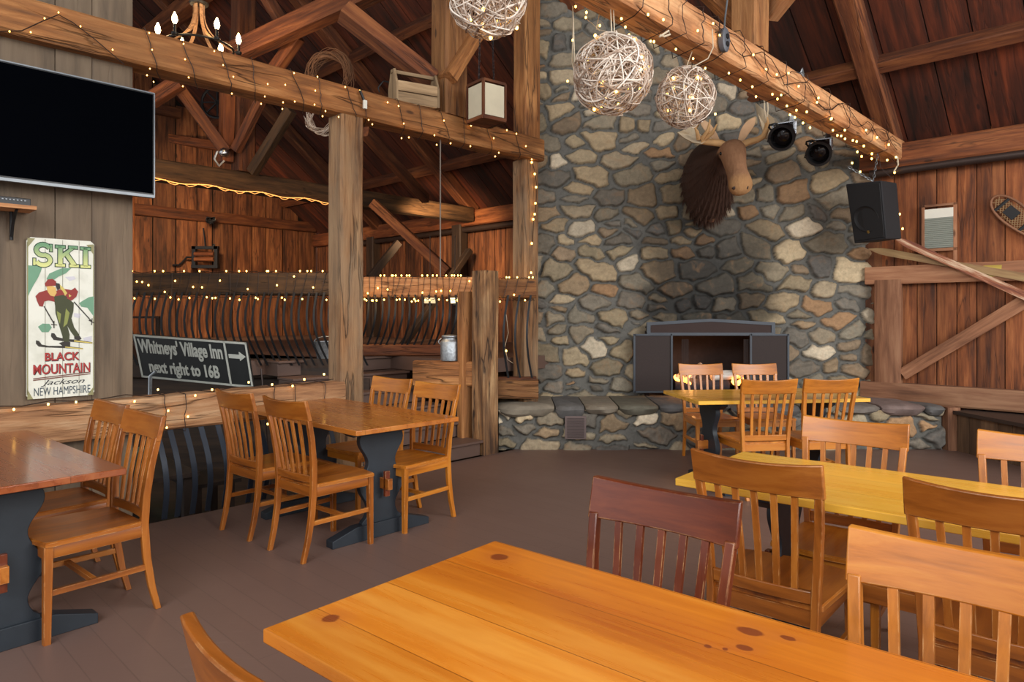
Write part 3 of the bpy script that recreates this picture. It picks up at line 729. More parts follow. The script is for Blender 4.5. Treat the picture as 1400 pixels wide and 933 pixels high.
# low bowed iron bars under the low beam
t = thing('low_iron_bars', W(1.9, LB+.02, 0), 'bowed black iron bars below the low beam at the edge of the dining floor', 'railing')
for i, u in enumerate((214, 232, 253, 274, 297, 330, 352, 376, 398, 420, 444)):
    p = onB(u, 600, LB); mb = MB(); vs = []; fs = []
    for j in range(10):
        q = j/9; z = .64-.62*q; off = -.11*math.sin(math.pi*q)**1.1-.0
        c = Vector((p.x, p.y, z))+B*off+A*(.05*q)
        for (da, db) in ((-.018, 0), (.018, 0), (.018, .008), (-.018, .008)): vs.append(c+A*da+B*db)
    for j in range(9):
        for c in range(4): fs.append((j*4+c, j*4+(c+1) % 4, j*4+4+(c+1) % 4, j*4+4+c))
    mb.add(vs, fs); mb.build('bar', M['iron_blue'], t)
# things in the lower room
def simple_table(loc, rz, label, mat, size=(1.3, .75, .74)):
    t = thing('wooden_table', loc, label, 'table'); L, D, H = size
    R = Matrix.Rotation(rz, 3, 'Z'); o = Vector(loc)
    mb = MB(); mb.box(o+Vector((0, 0, H-.015)), (L, D, .03), R); mb.build('tabletop', mat, t)
    for sx in (-1, 1):
        for sy in (-1, 1):
            mb = MB(); mb.box(o+R @ Vector((sx*(L/2-.07), sy*(D/2-.07), H/2-.015)), (.06, .06, H-.03), R, axis=2); mb.build('leg', mat, t)
    return t
simple_table(W(1.7, 6.0, -.27), math.radians(134), 'low dark table standing in the sunken room below the road sign', M['dark_wood'], (1.4, .8, .5))
simple_table(W(2.3, 5.75, -.27), math.radians(134), 'small dark stool-height table behind the low iron bars', M['dark_wood'], (.5, .4, .35))
point('lower_room_lamp', W(2.2, 7.0, .4), .7, (.75, 1, .6), .1)
mb = MB(); mb.box(W(1.55, 5.3, -.17), (.3, .25, .2), Matrix((A, B, UP)).transposed()); tag(mb.build('wooden_block', M['beam']), 'wooden block lying in the sunken room behind the left chairs', 'block')
for (a, b, rz, lab) in ((3.3, 10.4, 2.0, 'dark chair on the platform behind the long railing, nearer the grey post'), (2.5, 9.8, 1.5, 'dark chair on the platform behind the long railing, nearer the brown post')):
    c = thing('platform_chair', W(a, b, lz), lab, 'chair', None); R = Matrix.Rotation(rz, 3, 'Z'); o = W(a, b, lz)
    mb = MB(); mb.box(o+R @ Vector((0, 0, .44)), (.42, .42, .03), R); mb.build('seat', M['dark_wood'], c)
    mb = MB()
    for z in (.6, .75, .9): mb.box(o+R @ Vector((0, .2, z)), (.42, .02, .06), R)
    mb.build('backrest', M['barn'], c)
    for sx in (-1, 1):
        for sy in (-1, 1):
            h = .96 if sy > 0 else .43
            mb = MB(); mb.box(o+R @ Vector((sx*.19, sy*.19, h/2)), (.04, .04, h), R, axis=2); mb.build('leg', M['dark_wood'], c)
# pail and milk can
def lathe_thing(name, loc, prof, mat, label, cat, handle=None, n=28):
    t = thing(name, loc, label, cat); mb = MB(); mb.lathe(prof, loc, n); mb.build('body', mat, t, smooth=True)
    if handle:
        mb = MB()
        for h in handle: mb.tube([Vector(loc)+Vector(p) for p in h], .006, 6)
        mb.build('handle', mat, t)
    return t
mz = .945
lathe_thing('milk_can', (-.645, 7.12, mz), [(.02,0),(.098,0),(.1,.01),(.1,.19),(.092,.205),(.078,.22),(.075,.235),(.088,.245),(.088,.258),(.07,.265),(.02,.268)], M['galv'], 'galvanised milk can standing on the heavy timber beside the steps', 'milk can',
    [[(.1*math.cos(a_)*s, 0, .2+.03*math.sin(a_)) if 0 else (s*(.09+.03*math.sin(k/6*math.pi)), 0, .16+.07*k/6) for k in range(7)] for s, a_ in ((-1, 0), (1, 0))])
lathe_thing('metal_pail', (-1.97, 7.24, .95), [(.02,0),(.09,0),(.125,.18),(.13,.19),(.12,.19),(.085,.01),(.02,.01)], M['galv'], 'galvanised pail on the platform edge by the grey post', 'pail',
    [[(.125*math.cos(a_), 0, .18+.06*math.sin(a_)) for a_ in np.linspace(0, math.pi, 9)]])

# ------------------------------------------------------------------ television, poster, sign, shelf
tvl = onB(211, 128, 4.88); tvb = onB(211, 269, 4.88)
a1 = tvl.x*SA+tvl.y*CA_; zt, zb = tvl.z, tvb.z; TW = 1.24
RAB = Matrix((A, B, UP)).transposed()
tv = thing('television', W(a1-TW/2, 4.9, zb), 'large black flat television mounted on the grey board wall', 'television')
mb = MB(); mb.box(W(a1-TW/2, 4.905, (zt+zb)/2), (TW, .04, zt-zb), RAB); mb.build('housing', M['black'], tv, bevel=.004)
mb = MB(); mb.box(W(a1-TW/2, 4.883, (zt+zb)/2+.005), (TW-.018, .004, zt-zb-.03), RAB); mb.build('screen', M['screen'], tv)
mb = MB()
for z, h in ((zb, .018), (zt, .008)): mb.box(W(a1-TW/2, 4.895, z), (TW+.004, .035, h), RAB)
for a in (a1, a1-TW): mb.box(W(a, 4.895, (zt+zb)/2), (.007, .035, zt-zb), RAB)
mb.build('bezel', M['silver'], tv)
mb = MB(); mb.box(W(a1-TW/2, 4.975, (zt+zb)/2), (.4, .1, .3), RAB); mb.build('wall_mount', M['black'], tv)
# text helper
def text_mesh(txt, size, bold=0.0, space=1.0, shear=0.0, extrude=.002, align='CENTER'):
    c = bpy.data.curves.new('t', 'FONT'); c.body = txt; c.size = size; c.offset = bold; c.extrude = extrude; c.align_x = align; c.align_y = 'CENTER'; c.space_character = space; c.shear = shear; c.resolution_u = 4
    o = bpy.data.objects.new('t', c); COL.objects.link(o); dg = bpy.context.evaluated_depsgraph_get(); dg.update()
    me = bpy.data.meshes.new_from_object(o.evaluated_get(dg)); bpy.data.objects.remove(o); return me
def text_fit(mb, txt, M4, cx, cz, width, height, bold=0, shear=0, mi=0):
    """lettering filling a width x height box in the local xz plane (front = -y)"""
    me = text_mesh(txt, 1.0, bold, 1.0, shear)
    a = np.array([v.co for v in me.vertices]); lo, hi = a.min(0), a.max(0)
    sx = width/(hi[0]-lo[0]); sz = height/(hi[1]-lo[1])
    T = Matrix(((sx, 0, 0, cx-sx*(lo[0]+hi[0])/2), (0, 0, -1, 0), (0, sz, 0, cz-sz*(lo[1]+hi[1])/2), (0, 0, 0, 1)))
    mb.raw(me, M4 @ T, mi=mi)
# poster
pw, ph = .362, .99
po = W(1.12, TVB-.02, .90)
Mp = Matrix((tuple(A)+(0,), tuple(B)+(0,), tuple(UP)+(0,), (0, 0, 0, 1))).transposed(); Mp = Matrix.Translation(po) @ Mp.to_4x4()
sg = thing('ski_poster_board', po, 'tall white wooden ski poster with a red-jacketed skier on the grey board wall', 'poster')
pm, nt, bs = newmat('poster_board')
g = N(nt, 'ShaderNodeAttribute', attribute_name='g').outputs['Vector']; sp = N(nt, 'ShaderNodeSeparateXYZ'); nt.links.new(g, sp.inputs[0])
nz = gnoise(nt, 9, detail=6)
c_ = mixc(nt, ramp(nt, nz, [(.45, (0,0,0,1)), (.7, (1,1,1,1))]), srgb(226,226,212), srgb(206,206,190)); nt.links.new(c_, bs.inputs['Base Color']); bs.inputs['Roughness'].default_value = .6
def loc_pts(l): return [Mp @ Vector(q) for q in l]
mb = MB()
ch = .02; polyb = [(-pw/2+ch,0),(pw/2-ch,0),(pw/2,ch),(pw/2,ph-ch),(pw/2-ch,ph),(-pw/2+ch,ph),(-pw/2,ph-ch),(-pw/2,ch)]
def mprism(mb, poly, t, y, mi=0, var=.5): mb.prism(poly, t, Mp @ Vector((0, y, 0)), A, UP, var=var, mi=mi)
mprism(mb, polyb, .018, 0); mb.build('board', pm, sg)
flatm = {}
def fm_(name, c, r=.6):
    if name not in flatm: flatm[name] = plain('paint_'+name, srgb(*c), r, 0, .08, 20)
    return flatm[name]
def pp(u, v):  # fraction of the detail crop (457 x 933, board 47..415 x 35..910)
    return ((u-231)/368*pw, (905-v)/872*ph)
def pflat(name, polys, mat, y):
    for q in polys:
        mb = MB(); mprism(mb, [pp(*k) for k in q], .0016, y); mb.build(name, mat, sg)
pflat('border', [[(50,38),(90,38),(50,90)],[(412,50),(412,110),(370,55)],[(50,905),(50,850),(80,905)],[(410,905),(410,860),(375,903)],[(48,60),(54,60),(54,880),(48,880)],[(408,60),(413,60),(413,880),(408,880)]], fm_('olive', (142,138,96)), -.0098)
for u in (142, 236, 327): pflat('board_seam', [[(u,38),(u+2,38),(u+2,905),(u,905)]], fm_('seam', (120,116,96)), -.0099)
pflat('hill', [[(54,185),(128,188),(120,215),(105,250),(85,285),(62,330),(54,350)],[(150,255),(165,225),(205,205),(235,192),(285,190),(255,220),(215,240),(190,258),(165,268)],[(412,345),(385,350),(350,370),(328,385),(340,405),(375,410),(412,460)],[(105,515),(130,498),(165,500),(178,520),(160,545),(125,545)]], fm_('green', (108,152,122)), -.0099)
pflat('snow_mark', [[(250,240),(300,235),(310,250),(275,262)],[(300,440),(340,445),(330,470),(300,462)],[(350,580),(400,570),(400,600),(360,600)]], fm_('pale', (202,200,206)), -.0099)
# skier
D1, D2, RED, SKN, YEL = fm_('dark', (44,38,30)), fm_('olivedark', (58,62,30)), fm_('red', (142,44,36)), fm_('skin', (216,176,98)), fm_('yellow', (206,186,98))
pflat('painted_skis', [[(95,588),(110,592),(125,612),(160,620),(250,622),(350,638),(350,644),(240,634),(150,628),(108,622),(94,606)],[(176,550),(192,552),(205,572),(250,584),(320,590),(404,606),(404,614),(310,604),(240,596),(188,588),(174,568)]], D1, -.0106)
pflat('painted_ski_edges', [[(250,626),(350,640),(350,645),(250,632)],[(300,592),(404,608),(404,613),(300,600)]], YEL, -.0109)
pflat('painted_trousers', [[(195,375),(255,350),(298,385),(296,430),(285,470),(300,520),(328,560),(330,585),(308,580),(282,545),(262,510),(275,560),(272,600),(245,606),(236,570),(215,500),(198,440)]], D2, -.0108)
pflat('painted_boots', [[(216,606),(245,598),(278,602),(278,626),(235,622)],[(300,572),(330,568),(342,585),(330,592),(302,586)]], D1, -.0112)
pflat('painted_trouser_light', [[(205,430),(228,445),(222,500),(210,470)],[(255,415),(275,440),(262,500),(240,520)]], fm_('lime', (134,140,70)), -.0112)
pflat('painted_jacket', [[(92,350),(110,330),(150,316),(185,330),(215,312),(240,306),(285,312),(305,298),(322,320),(312,350),(285,372),(262,360),(250,380),(215,392),(190,378),(160,372),(138,378),(130,406),(112,404),(100,376)]], RED, -.0112)
pflat('painted_vest', [[(190,350),(240,340),(262,352),(250,400),(215,410),(195,395)]], D2, -.0115)
pflat('painted_scarf', [[(222,285),(240,300),(262,330),(250,345),(236,318),(220,305)],[(270,335),(285,345),(272,352)]], YEL, -.0118)
pflat('painted_face', [[(150,296),(180,292),(198,300),(204,330),(192,350),(170,345),(156,325)]], SKN, -.0118)
pflat('painted_cap', [[(140,282),(156,258),(180,253),(200,266),(205,290),(180,292),(145,296)]], RED, -.012)
pflat('painted_hair', [[(198,275),(220,278),(224,305),(208,315),(200,295)]], D1, -.0121)
pflat('painted_ski_poles', [[(134,405),(139,403),(192,497),(187,500)],[(297,380),(301,376),(402,486),(398,490)],[(174,500),(206,504),(206,508),(174,505)],[(187,484),(192,484),(192,524),(187,524)],[(384,478),(414,494),(412,498),(382,483)],[(400,470),(404,470),(400,508),(396,508)]], D1, -.0122)
# lettering
def slab_letters(y, grow, mat, name):
    """the three big slab-serif letters"""
    mb = MB(); gq = grow
    def rect(x0, y0, x1, y1): mprism(mb, [pp(x0-gq, y1+gq), pp(x1+gq, y1+gq), pp(x1+gq, y0-gq), pp(x0-gq, y0-gq)], .0016, y)
    # S as a swept band
    cx_, w_ = 132, 46
    pts = []
    for k in range(15): t = math.radians(20+k*250/14); pts.append((cx_+w_*.78*math.cos(t), 98-29*math.sin(t)*1.0))
    for k in range(1, 15): t = math.radians(90-k*250/14); pts.append((cx_+w_*.82*math.cos(t), 152-28*math.sin(t)))
    hw = 11+gq; Lf, Rt = [], []
    for i, p in enumerate(pts):
        a_ = pts[max(0, i-1)]; b_ = pts[min(len(pts)-1, i+1)]; dx, dy = b_[0]-a_[0], b_[1]-a_[1]; l = math.hypot(dx, dy) or 1
        Lf.append((p[0]-dy/l*hw, p[1]+dx/l*hw)); Rt.append((p[0]+dy/l*hw, p[1]-dx/l*hw))
    for i in range(len(pts)-1): mprism(mb, [pp(*Lf[i]), pp(*Rt[i]), pp(*Rt[i+1]), pp(*Lf[i+1])][::-1], .0016, y)
    rect(80, 146, 92, 182); rect(168, 66, 180, 104)
    # K
    rect(212, 72, 236, 178); rect(198, 68, 250, 82); rect(198, 170, 250, 184)
    mprism(mb, [pp(236-gq, 138+gq), pp(236-gq, 112-gq), pp(284-gq, 76-gq), pp(306+gq, 76+gq*.4)][::-1], .0016, y)
    mprism(mb, [pp(250-gq*1.4, 122+gq), pp(268+gq*.8, 108-gq), pp(318+gq, 176), pp(288-gq, 176)][::-1], .0016, y)
    rect(270, 68, 318, 82); rect(274, 170, 326, 184)
    # I
    rect(352, 72, 376, 178); rect(336, 70, 392, 84); rect(336, 172, 392, 186)
    return mb.build(name, mat, sg)
slab_letters(-.0100, 4.5, fm_('lettershadow', (36,62,42)), 'ski_letter_outline')
gm, nt, bs = newmat('green_gold_letter'); ob = N(nt, 'ShaderNodeAttribute', attribute_name='g').outputs['Vector']; se = N(nt, 'ShaderNodeTexCoord').outputs['Object']; s2 = N(nt, 'ShaderNodeSeparateXYZ'); nt.links.new(se, s2.inputs[0])
nt.links.new(ramp(nt, math_(nt, 'MULTIPLY', math_(nt, 'SUBTRACT', s2.outputs[2], .82), 8), [(0, srgb(216,218,140)), (1, srgb(104,150,110))]), bs.inputs['Base Color']); bs.inputs['Roughness'].default_value = .6
slab_letters(-.0114, 0, gm, 'ski_letters')
def plet(txt, u0, u1, v0, v1, mat, bold=0, shear=0, y=-.0105, name='lettering'):
    x0, z0 = pp(u0, v1); x1, z1 = pp(u1, v0); mb = MB()
    text_fit(mb, txt, Mp @ Matrix.Translation((0, y, 0)) @ Matrix.Scale(.25, 4, (0, 1, 0)), (x0+x1)/2, (z0+z1)/2, x1-x0, z1-z0, bold, shear)
    return mb.build(name, mat, sg)
dk = fm_('ink', (40,42,46)); rd = fm_('letter_red', (168,46,42))
plet('BLACK', 144, 334, 660, 706, dk, .03, y=-.0102); plet('BLACK', 141, 330, 657, 702, rd, .02, y=-.0110)
plet('MOUNTAIN', 83, 393, 721, 777, dk, .02, y=-.0102); plet('MOUNTAIN', 80, 390, 719, 774, rd, .012, y=-.0110)
plet('Jackson', 120, 360, 806, 842, dk, .0, .45); plet('NEW HAMPSHIRE', 84, 392, 846, 890, fm_('ink_blue', (62,74,84)), .0)
pflat('double_line', [[(80,793),(392,772),(392,777),(80,798)],[(80,801),(392,782),(392,787),(80,807)]], fm_('brown_line', (112,62,46)), -.0105)
# road sign
yaw, pit, rol, sw_, sh_ = -.311, .29, .053, 1.196, .41
Ms = Matrix.Translation((-2.798, 6.0, CAM_H-.389)) @ (Matrix.Rotation(yaw, 4, 'Z') @ Matrix.Rotation(pit, 4, 'X') @ Matrix.Rotation(rol, 4, 'Y'))
rs_ = thing('road_sign', (-2.798, 6.0, CAM_H-.6), 'black road sign with pale letters and an arrow hung behind the low beam', 'sign')
def sbox(x0, z0, x1, z1, y, t, name, mat):
    mb = MB(); mb.box(Ms @ Vector(((x0+x1)/2, y, (z0+z1)/2)), (x1-x0, t, z1-z0), Ms.to_3x3()); return mb.build(name, mat, rs_)
M['signblack'] = plain('sign_black', srgb(28,30,30), .6, 0, .25, 14); M['signpale'] = plain('sign_pale', srgb(190,192,182), .6, 0, .15, 30)
hw_, hh_ = sw_/2, sh_/2
sbox(-hw_, -hh_, hw_, hh_, 0, .02, 'panel', M['signblack'])
for (x0, z0, x1, z1) in ((-hw_,hh_-.016,hw_,hh_),(-hw_,-hh_,hw_,-hh_+.016),(-hw_,-hh_,-hw_+.014,hh_),(hw_-.014,-hh_,hw_,hh_),(.365,-hh_,.38,hh_)):
    sbox(x0, z0, x1, z1, -.012, .01, 'border', M['signpale'])
mb = MB(); T_ = Ms @ Matrix.Translation((0, -.0125, 0))
text_fit(mb, "Whitneys' Village Inn", T_, -.115, .085, .90, .175, .026); mb.build('lettering', M['signpale'], rs_)
mb = MB(); text_fit(mb, 'next right to 16B', T_, -.11, -.105, .76, .155, .026); mb.build('lettering', M['signpale'], rs_)
mb = MB(); o_ = Ms @ Vector((0, -.013, 0)); X_ = Ms.to_3x3() @ Vector((1,0,0)); Z_ = Ms.to_3x3() @ Vector((0,0,1))
mb.prism([(.40,.055),(.51,.055),(.51,.035),(.57,.075),(.51,.115),(.51,.09),(.40,.09)], .006, o_, X_, Z_); mb.build('arrow', M['signpale'], rs_)
mb = MB(); p_ = P(203, 518, 5.95); mb.tube([p_+Vector((.05,.03,.06)), p_+Vector((.0,.03,.02)), Vector((p_.x-.02, p_.y+.03, -.27))], .016, 8); mb.build('stand_leg', M['galv'], rs_)
mb = MB(); p_ = P(345, 515, 5.75); mb.tube([p_+Vector((0,.2,.05)), Vector((p_.x+.12, p_.y+.15, -.27))], .007, 6); mb.build('stand_leg', M['pipe'], rs_)
# shelf and box under the TV
sf = thing('wall_shelf', onB(20, 288, TVB), 'small pale shelf on an iron bracket below the television', 'shelf')
ps = onB(46, 287, 4.9); a_s = ps.x*SA+ps.y*CA_
mb = MB(); mb.box(W(a_s-.3, 4.92, ps.z+.002), (.6, .2, .022), RAB); mb.build('board', M['beam_light'], sf)
mb = MB()
for da in (.09, .48): mb.tube([W(a_s-da, 5.0, ps.z-.16), W(a_s-da, 4.97, ps.z-.09), W(a_s-da, 4.9, ps.z-.03), W(a_s-da, 4.86, ps.z-.012)], .008, 6); mb.tube([W(a_s-da, 5.01, ps.z-.18), W(a_s-da, 5.01, ps.z-.01)], .01, 6)
mb.build('bracket', M['iron'], sf)
mb = MB(); mb.box(W(a_s-.19, 4.93, ps.z+.036), (.34, .13, .045), RAB); rx_ = thing('receiver_box', W(a_s-.19, 4.93, ps.z+.013), 'black receiver box with buttons on the small shelf', 'receiver'); mb.build('case', M['black'], rx_, bevel=.003)
mb = MB()
for k in range(9): mb.box(W(a_s-.05-.018*k, 4.862, ps.z+.043), (.008, .006, .006), RAB)
mb.build('buttons', M['silver'], rx_)

# ------------------------------------------------------------------ tables
def table(name, corner, d_long, L, Wd, mat, label, boards=3, trestle=True, seed=0, side=1, knots=None, tr_pos=.32, cat='table'):
    """corner: one top corner (x, y); d_long: unit vector along the length; width goes to side*perp"""
    d = Vector((d_long[0], d_long[1], 0)).normalized(); q = Vector((-d.y, d.x, 0))*side
    c = Vector((corner[0], corner[1], 0))+d*L/2+q*Wd/2
    t = thing(name, c, label, cat)
    if side < 0: q = -q
    R = Matrix((d, q, UP)).transposed(); r = random.Random(seed)
    mb = MB(); y = -Wd/2; ws = [r.uniform(.8, 1.2) for _ in range(boards)]; s = sum(ws)
    mb.box(c+R @ Vector((0, 0, .735)), (L, Wd, .03), R, var=.5)
    mb.build('tabletop', mat, t, bevel=.0035)
    mb = MB(); H_ = .72
    for e in (-1, 1):
        tre = MB(); x = e*(L/2-tr_pos)
        prof = []
        hw = lambda z: .135+.032*math.cos((z-.33)/.145*math.pi) if z > .12 else .15
        zs = [.085+k*(.665-.085)/26 for k in range(27)]
        pl = [(hw(z), z) for z in zs]+[(-hw(z), z) for z in reversed(zs)]
        tre.prism(pl, .04, c+R @ Vector((x, 0, 0)), q, UP); tr_o = tre.build('trestle', M['floor_blue'], t, bevel=.003)
        ft = MB(); ft.prism([(-.37,0),(.37,0),(.37,.045),(.2,.095),(-.2,.095),(-.37,.045)], .075, c+R @ Vector((x, 0, 0)), q, UP); ft.build('foot', M['floor_blue'], tr_o, bevel=.003)
        ct = MB(); ct.prism([(-.28,.72),(.28,.72),(.28,.69),(.22,.655),(-.22,.655),(-.28,.69)], .06, c+R @ Vector((x, 0, 0)), q, UP); ct.build('cleat', M['floor_blue'], tr_o, bevel=.003)
        wd_ = MB(); wd_.box(c+R @ Vector((x+e*.07, 0, .34)), (.022, .035, .16), R, axis=2); wd_.build('wedge', M['chair_dark'], tr_o, bevel=.002)
    mb.box(c+R @ Vector((0, 0, .34)), (L-2*tr_pos+.22, .035, .07), R); mb.build('stretcher', M['chair_mid'], t, bevel=.003)
    return t
Dl = (.765, -.643)
# foreground top: knots placed in board coordinates
def fg_mat():
    m = wood('orange_table_top', srgb(178,90,18), srgb(212,126,34), srgb(230,158,64), .28, .55, .02, coat=.35, boards=.2, contrast=.8, blotch=.3)
    nt = m.node_tree; bs = nt.nodes['Principled BSDF']; src = bs.inputs['Base Color'].links[0].from_socket
    obn = N(nt, 'ShaderNodeTexCoord').outputs['Object']; col = src
    mp0 = N(nt, 'ShaderNodeVectorMath', operation='ADD'); nn = N(nt, 'ShaderNodeTexNoise'); nn.inputs['Scale'].default_value = 30
    nt.links.new(obn, nn.inputs['Vector']); sc_ = N(nt, 'ShaderNodeVectorMath', operation='SCALE'); sc_.inputs['Scale'].default_value = .012; nt.links.new(nn.outputs['Color'], sc_.inputs[0]); nt.links.new(obn, mp0.inputs[0]); nt.links.new(sc_.outputs[0], mp0.inputs[1])
    for (u, v, rx, ry) in ((683,762,.028,.026),(452,846,.021,.021),(1026,864,.030,.020),(1078,873,.018,.011),(1018,886,.018,.014),(968,884,.009,.009),(992,888,.006,.008)):
        kp = FL(u, v, .75)-fg_c
        mp = N(nt, 'ShaderNodeMapping', vector_type='TEXTURE'); mp.inputs['Location'].default_value = (kp.x+.006, kp.y+.006, 0); mp.inputs['Rotation'].default_value = (0, 0, math.atan2(Dl[1], Dl[0])); mp.inputs['Scale'].default_value = (rx, ry, 1)
        nt.links.new(mp0.outputs[0], mp.inputs[0])
        s_ = N(nt, 'ShaderNodeSeparateXYZ'); nt.links.new(mp.outputs[0], s_.inputs[0]); cb = N(nt, 'ShaderNodeCombineXYZ'); nt.links.new(s_.outputs[0], cb.inputs[0]); nt.links.new(s_.outputs[1], cb.inputs[1])
        ln = N(nt, 'ShaderNodeVectorMath', operation='LENGTH'); nt.links.new(cb.outputs[0], ln.inputs[0])
        f1 = ramp(nt, ln.outputs['Value'], [(.75, (1,1,1,1)), (1.0, (0,0,0,1))])
        halo = ramp(nt, math_(nt, 'MULTIPLY', ln.outputs['Value'], .3), [(.3, (.5,.5,.5,1)), (.9, (0,0,0,1))])
        col = mixc(nt, math_(nt, 'MULTIPLY', halo, .9), col, srgb(190,104,40)); col = mixc(nt, math_(nt, 'MULTIPLY', f1, .85), col, srgb(118,50,26))
    nt.links.new(col, bs.inputs['Base Color']); return m
fgc = FL(676, 740, .75); fgl = FL(359, 860, .75)
fg_c = Vector((fgl.x, fgl.y, 0))+Vector((.765, -.643, 0)).normalized()*.95+Vector((.643, .765, 0)).normalized()*.37
table('trestle_table', (fgl.x, fgl.y), Dl, 1.9, .74, fg_mat(), 'large orange-brown table with dark knots filling the foreground', 4, seed=3, side=1, tr_pos=.35)
mr = FL(923, 654, .75); table('trestle_table', (mr.x, mr.y), Dl, 1.9, .72, M['table_yellow'], 'yellow table between the foreground table and the fireplace table', 3, seed=5, side=1)
table('trestle_table', (1.44, 5.28), (.991, .13), 1.44, .78, M['table_yellow'], 'yellow table nearest the fireplace, four chairs around it', 3, seed=6, side=1, tr_pos=.26)
table('trestle_table', (-.89, 3.906), (-.719, .695), 1.5, .78, M['table_mid'], 'amber table beside the grey post, reflecting the fairy lights', 3, seed=7, side=-1)
table('trestle_table', (-1.672, 2.967), (-.753, .658), 1.5, .78, M['table_red'], 'dark reddish table below the ski poster', 3, seed=8, side=1)

# ------------------------------------------------------------------ chairs
def make_chair(mat, label, group):
    t = thing('slat_back_chair', (0, 0, 0), label, 'chair', group)
    # seat
    mb = MB(); n = 14; out = []
    for k in range(n+1):
        x = -.215+.43*k/n; out.append((x, .20+.028*(1-(x/.215)**2)))
    out += [(.222, .17), (.2, -.19), (.185, -.205), (-.185, -.205), (-.2, -.19), (-.222, .17)]
    cx = sum(p[0] for p in out)/len(out); k_ = len(out)
    rings = [(1.0, .420), (1.0, .436), (.975, .441), (.6, .437), (.25, .434)]
    vs = []; fs = []
    for s, z in rings: vs += [(p[0]*s, p[1]*s, z) for p in out]
    vs.append((0, 0, .433))
    for i in range(len(rings)-1):
        for j in range(k_): fs.append((i*k_+j, i*k_+(j+1) % k_, (i+1)*k_+(j+1) % k_, (i+1)*k_+j))
    for j in range(k_): fs.append(((len(rings)-1)*k_+j, (len(rings)-1)*k_+(j+1) % k_, len(vs)-1))
    fs.append(tuple(reversed(range(k_))))
    mb.add(vs, fs, [(p[1], p[0], p[2]) for p in vs], .6); mb.build('seat', mat, t)
    for s in (-1, 1):
        mb = MB(); mb.beam((s*.19, .185, .42), (s*.192, .19, 0), .036, .036, up=Vector((0, 1, 0)), end_scale=.78, var=.5); mb.build('front_leg', mat, t)
        # rear post, sabre curve
        prof = [(0, -.275, .175, .026), (.12, -.245, .178, .03), (.26, -.222, .180, .034), (.42, -.21, .182, .036), (.56, -.216, .19, .034), (.7, -.235, .2, .031), (.83, -.262, .208, .028)]
        vs = []; fs = []; w = .0135
        for z, y, x, d in prof:
            for (dx, dy) in ((-w, -d/2), (w, -d/2), (w, d/2), (-w, d/2)): vs.append((s*x+dx, y+dy, z))
        for i in range(len(prof)-1):
            for c in range(4): fs.append((i*4+c, i*4+(c+1) % 4, i*4+4+(c+1) % 4, i*4+4+c))
        fs += [(3, 2, 1, 0), tuple(range(len(vs)-4, len(vs)))]
        mb = MB(); mb.add(vs, fs, [(p[2], p[0], p[1]) for p in vs], .5); mb.build('rear_post', mat, t, bevel=.003)
    def curved(name, z0, z1, y0, y1, hwid, bow, th, var=.5, n=12, arch=0, smooth=False):
        mb = MB(); vs = []; fs = []
        for k in range(n+1):
            x = -hwid+2*hwid*k/n; q = 1-(x/hwid)**2; yb = -bow*q
            vs += [(x, y0+yb-th/2, z0), (x, y0+yb+th/2, z0), (x, y1+yb+th/2, z1+arch*q), (x, y1+yb-th/2, z1+arch*q)]
        for k in range(n):
            for c in range(4): fs.append((k*4+c, k*4+(c+1) % 4, k*4+4+(c+1) % 4, k*4+4+c))
        fs += [(3, 2, 1, 0), tuple(range(n*4, n*4+4))]
        mb.add(vs, fs, [(p[0], p[2], p[1]) for p in vs], var); return mb.build(name, mat, t, bevel=.004)
    curved('crest_rail', .812, .93, -.258, -.286, .226, .028, .024, .3, arch=-.013)
    curved('lower_rail', .445, .49, -.213, -.215, .172, .012, .02, .5)
    for k in range(5):
        f = (k-2); xb = f*.058; xt = f*.067
        yb = -.213-.012*(1-(xb/.172)**2); yt = -.258-.028*(1-(xt/.226)**2)
        mb = MB(); pts = [(xb, yb, .48), ((xb*.6+xt*.4), yb*.6+yt*.4+.004, .62), (xt, yt, .825)]
        vs = []; fs = []
        for p in pts:
            for dx, dy in ((-.0105, -.006), (.0105, -.006), (.0105, .006), (-.0105, .006)): vs.append((p[0]+dx, p[1]+dy, p[2]))
        for i in range(2):
            for c in range(4): fs.append((i*4+c, i*4+(c+1) % 4, i*4+4+(c+1) % 4, i*4+4+c))
        fs += [(3, 2, 1, 0), (8, 9, 10, 11)]
        mb.add(vs, fs, [(p[2], p[0], p[1]) for p in vs], .5+.2*math.sin(k*2)); mb.build('slat', mat, t)
    mb = MB(); mb.box((0, .19, .392), (.35, .02, .055), var=.4)
    for s in (-1, 1): mb.beam((s*.188, .18, .392), (s*.182, -.2, .392), .02, .055, var=.5)
    mb.box((0, -.207, .392), (.34, .018, .055), var=.5); mb.build('apron', mat, t)
    for s in (-1, 1):
        mb = MB(); mb.beam((s*.19, .188, .215), (s*.179, -.225, .215), .018, .026, var=.5); mb.build('side_stretcher', mat, t)
    mb = MB(); mb.box((0, .0, .215), (.36, .022, .022), var=.5); mb.build('cross_stretcher', mat, t)
    return t
aF = math.atan2(.765, .643)-math.pi/2      # chairs facing +F
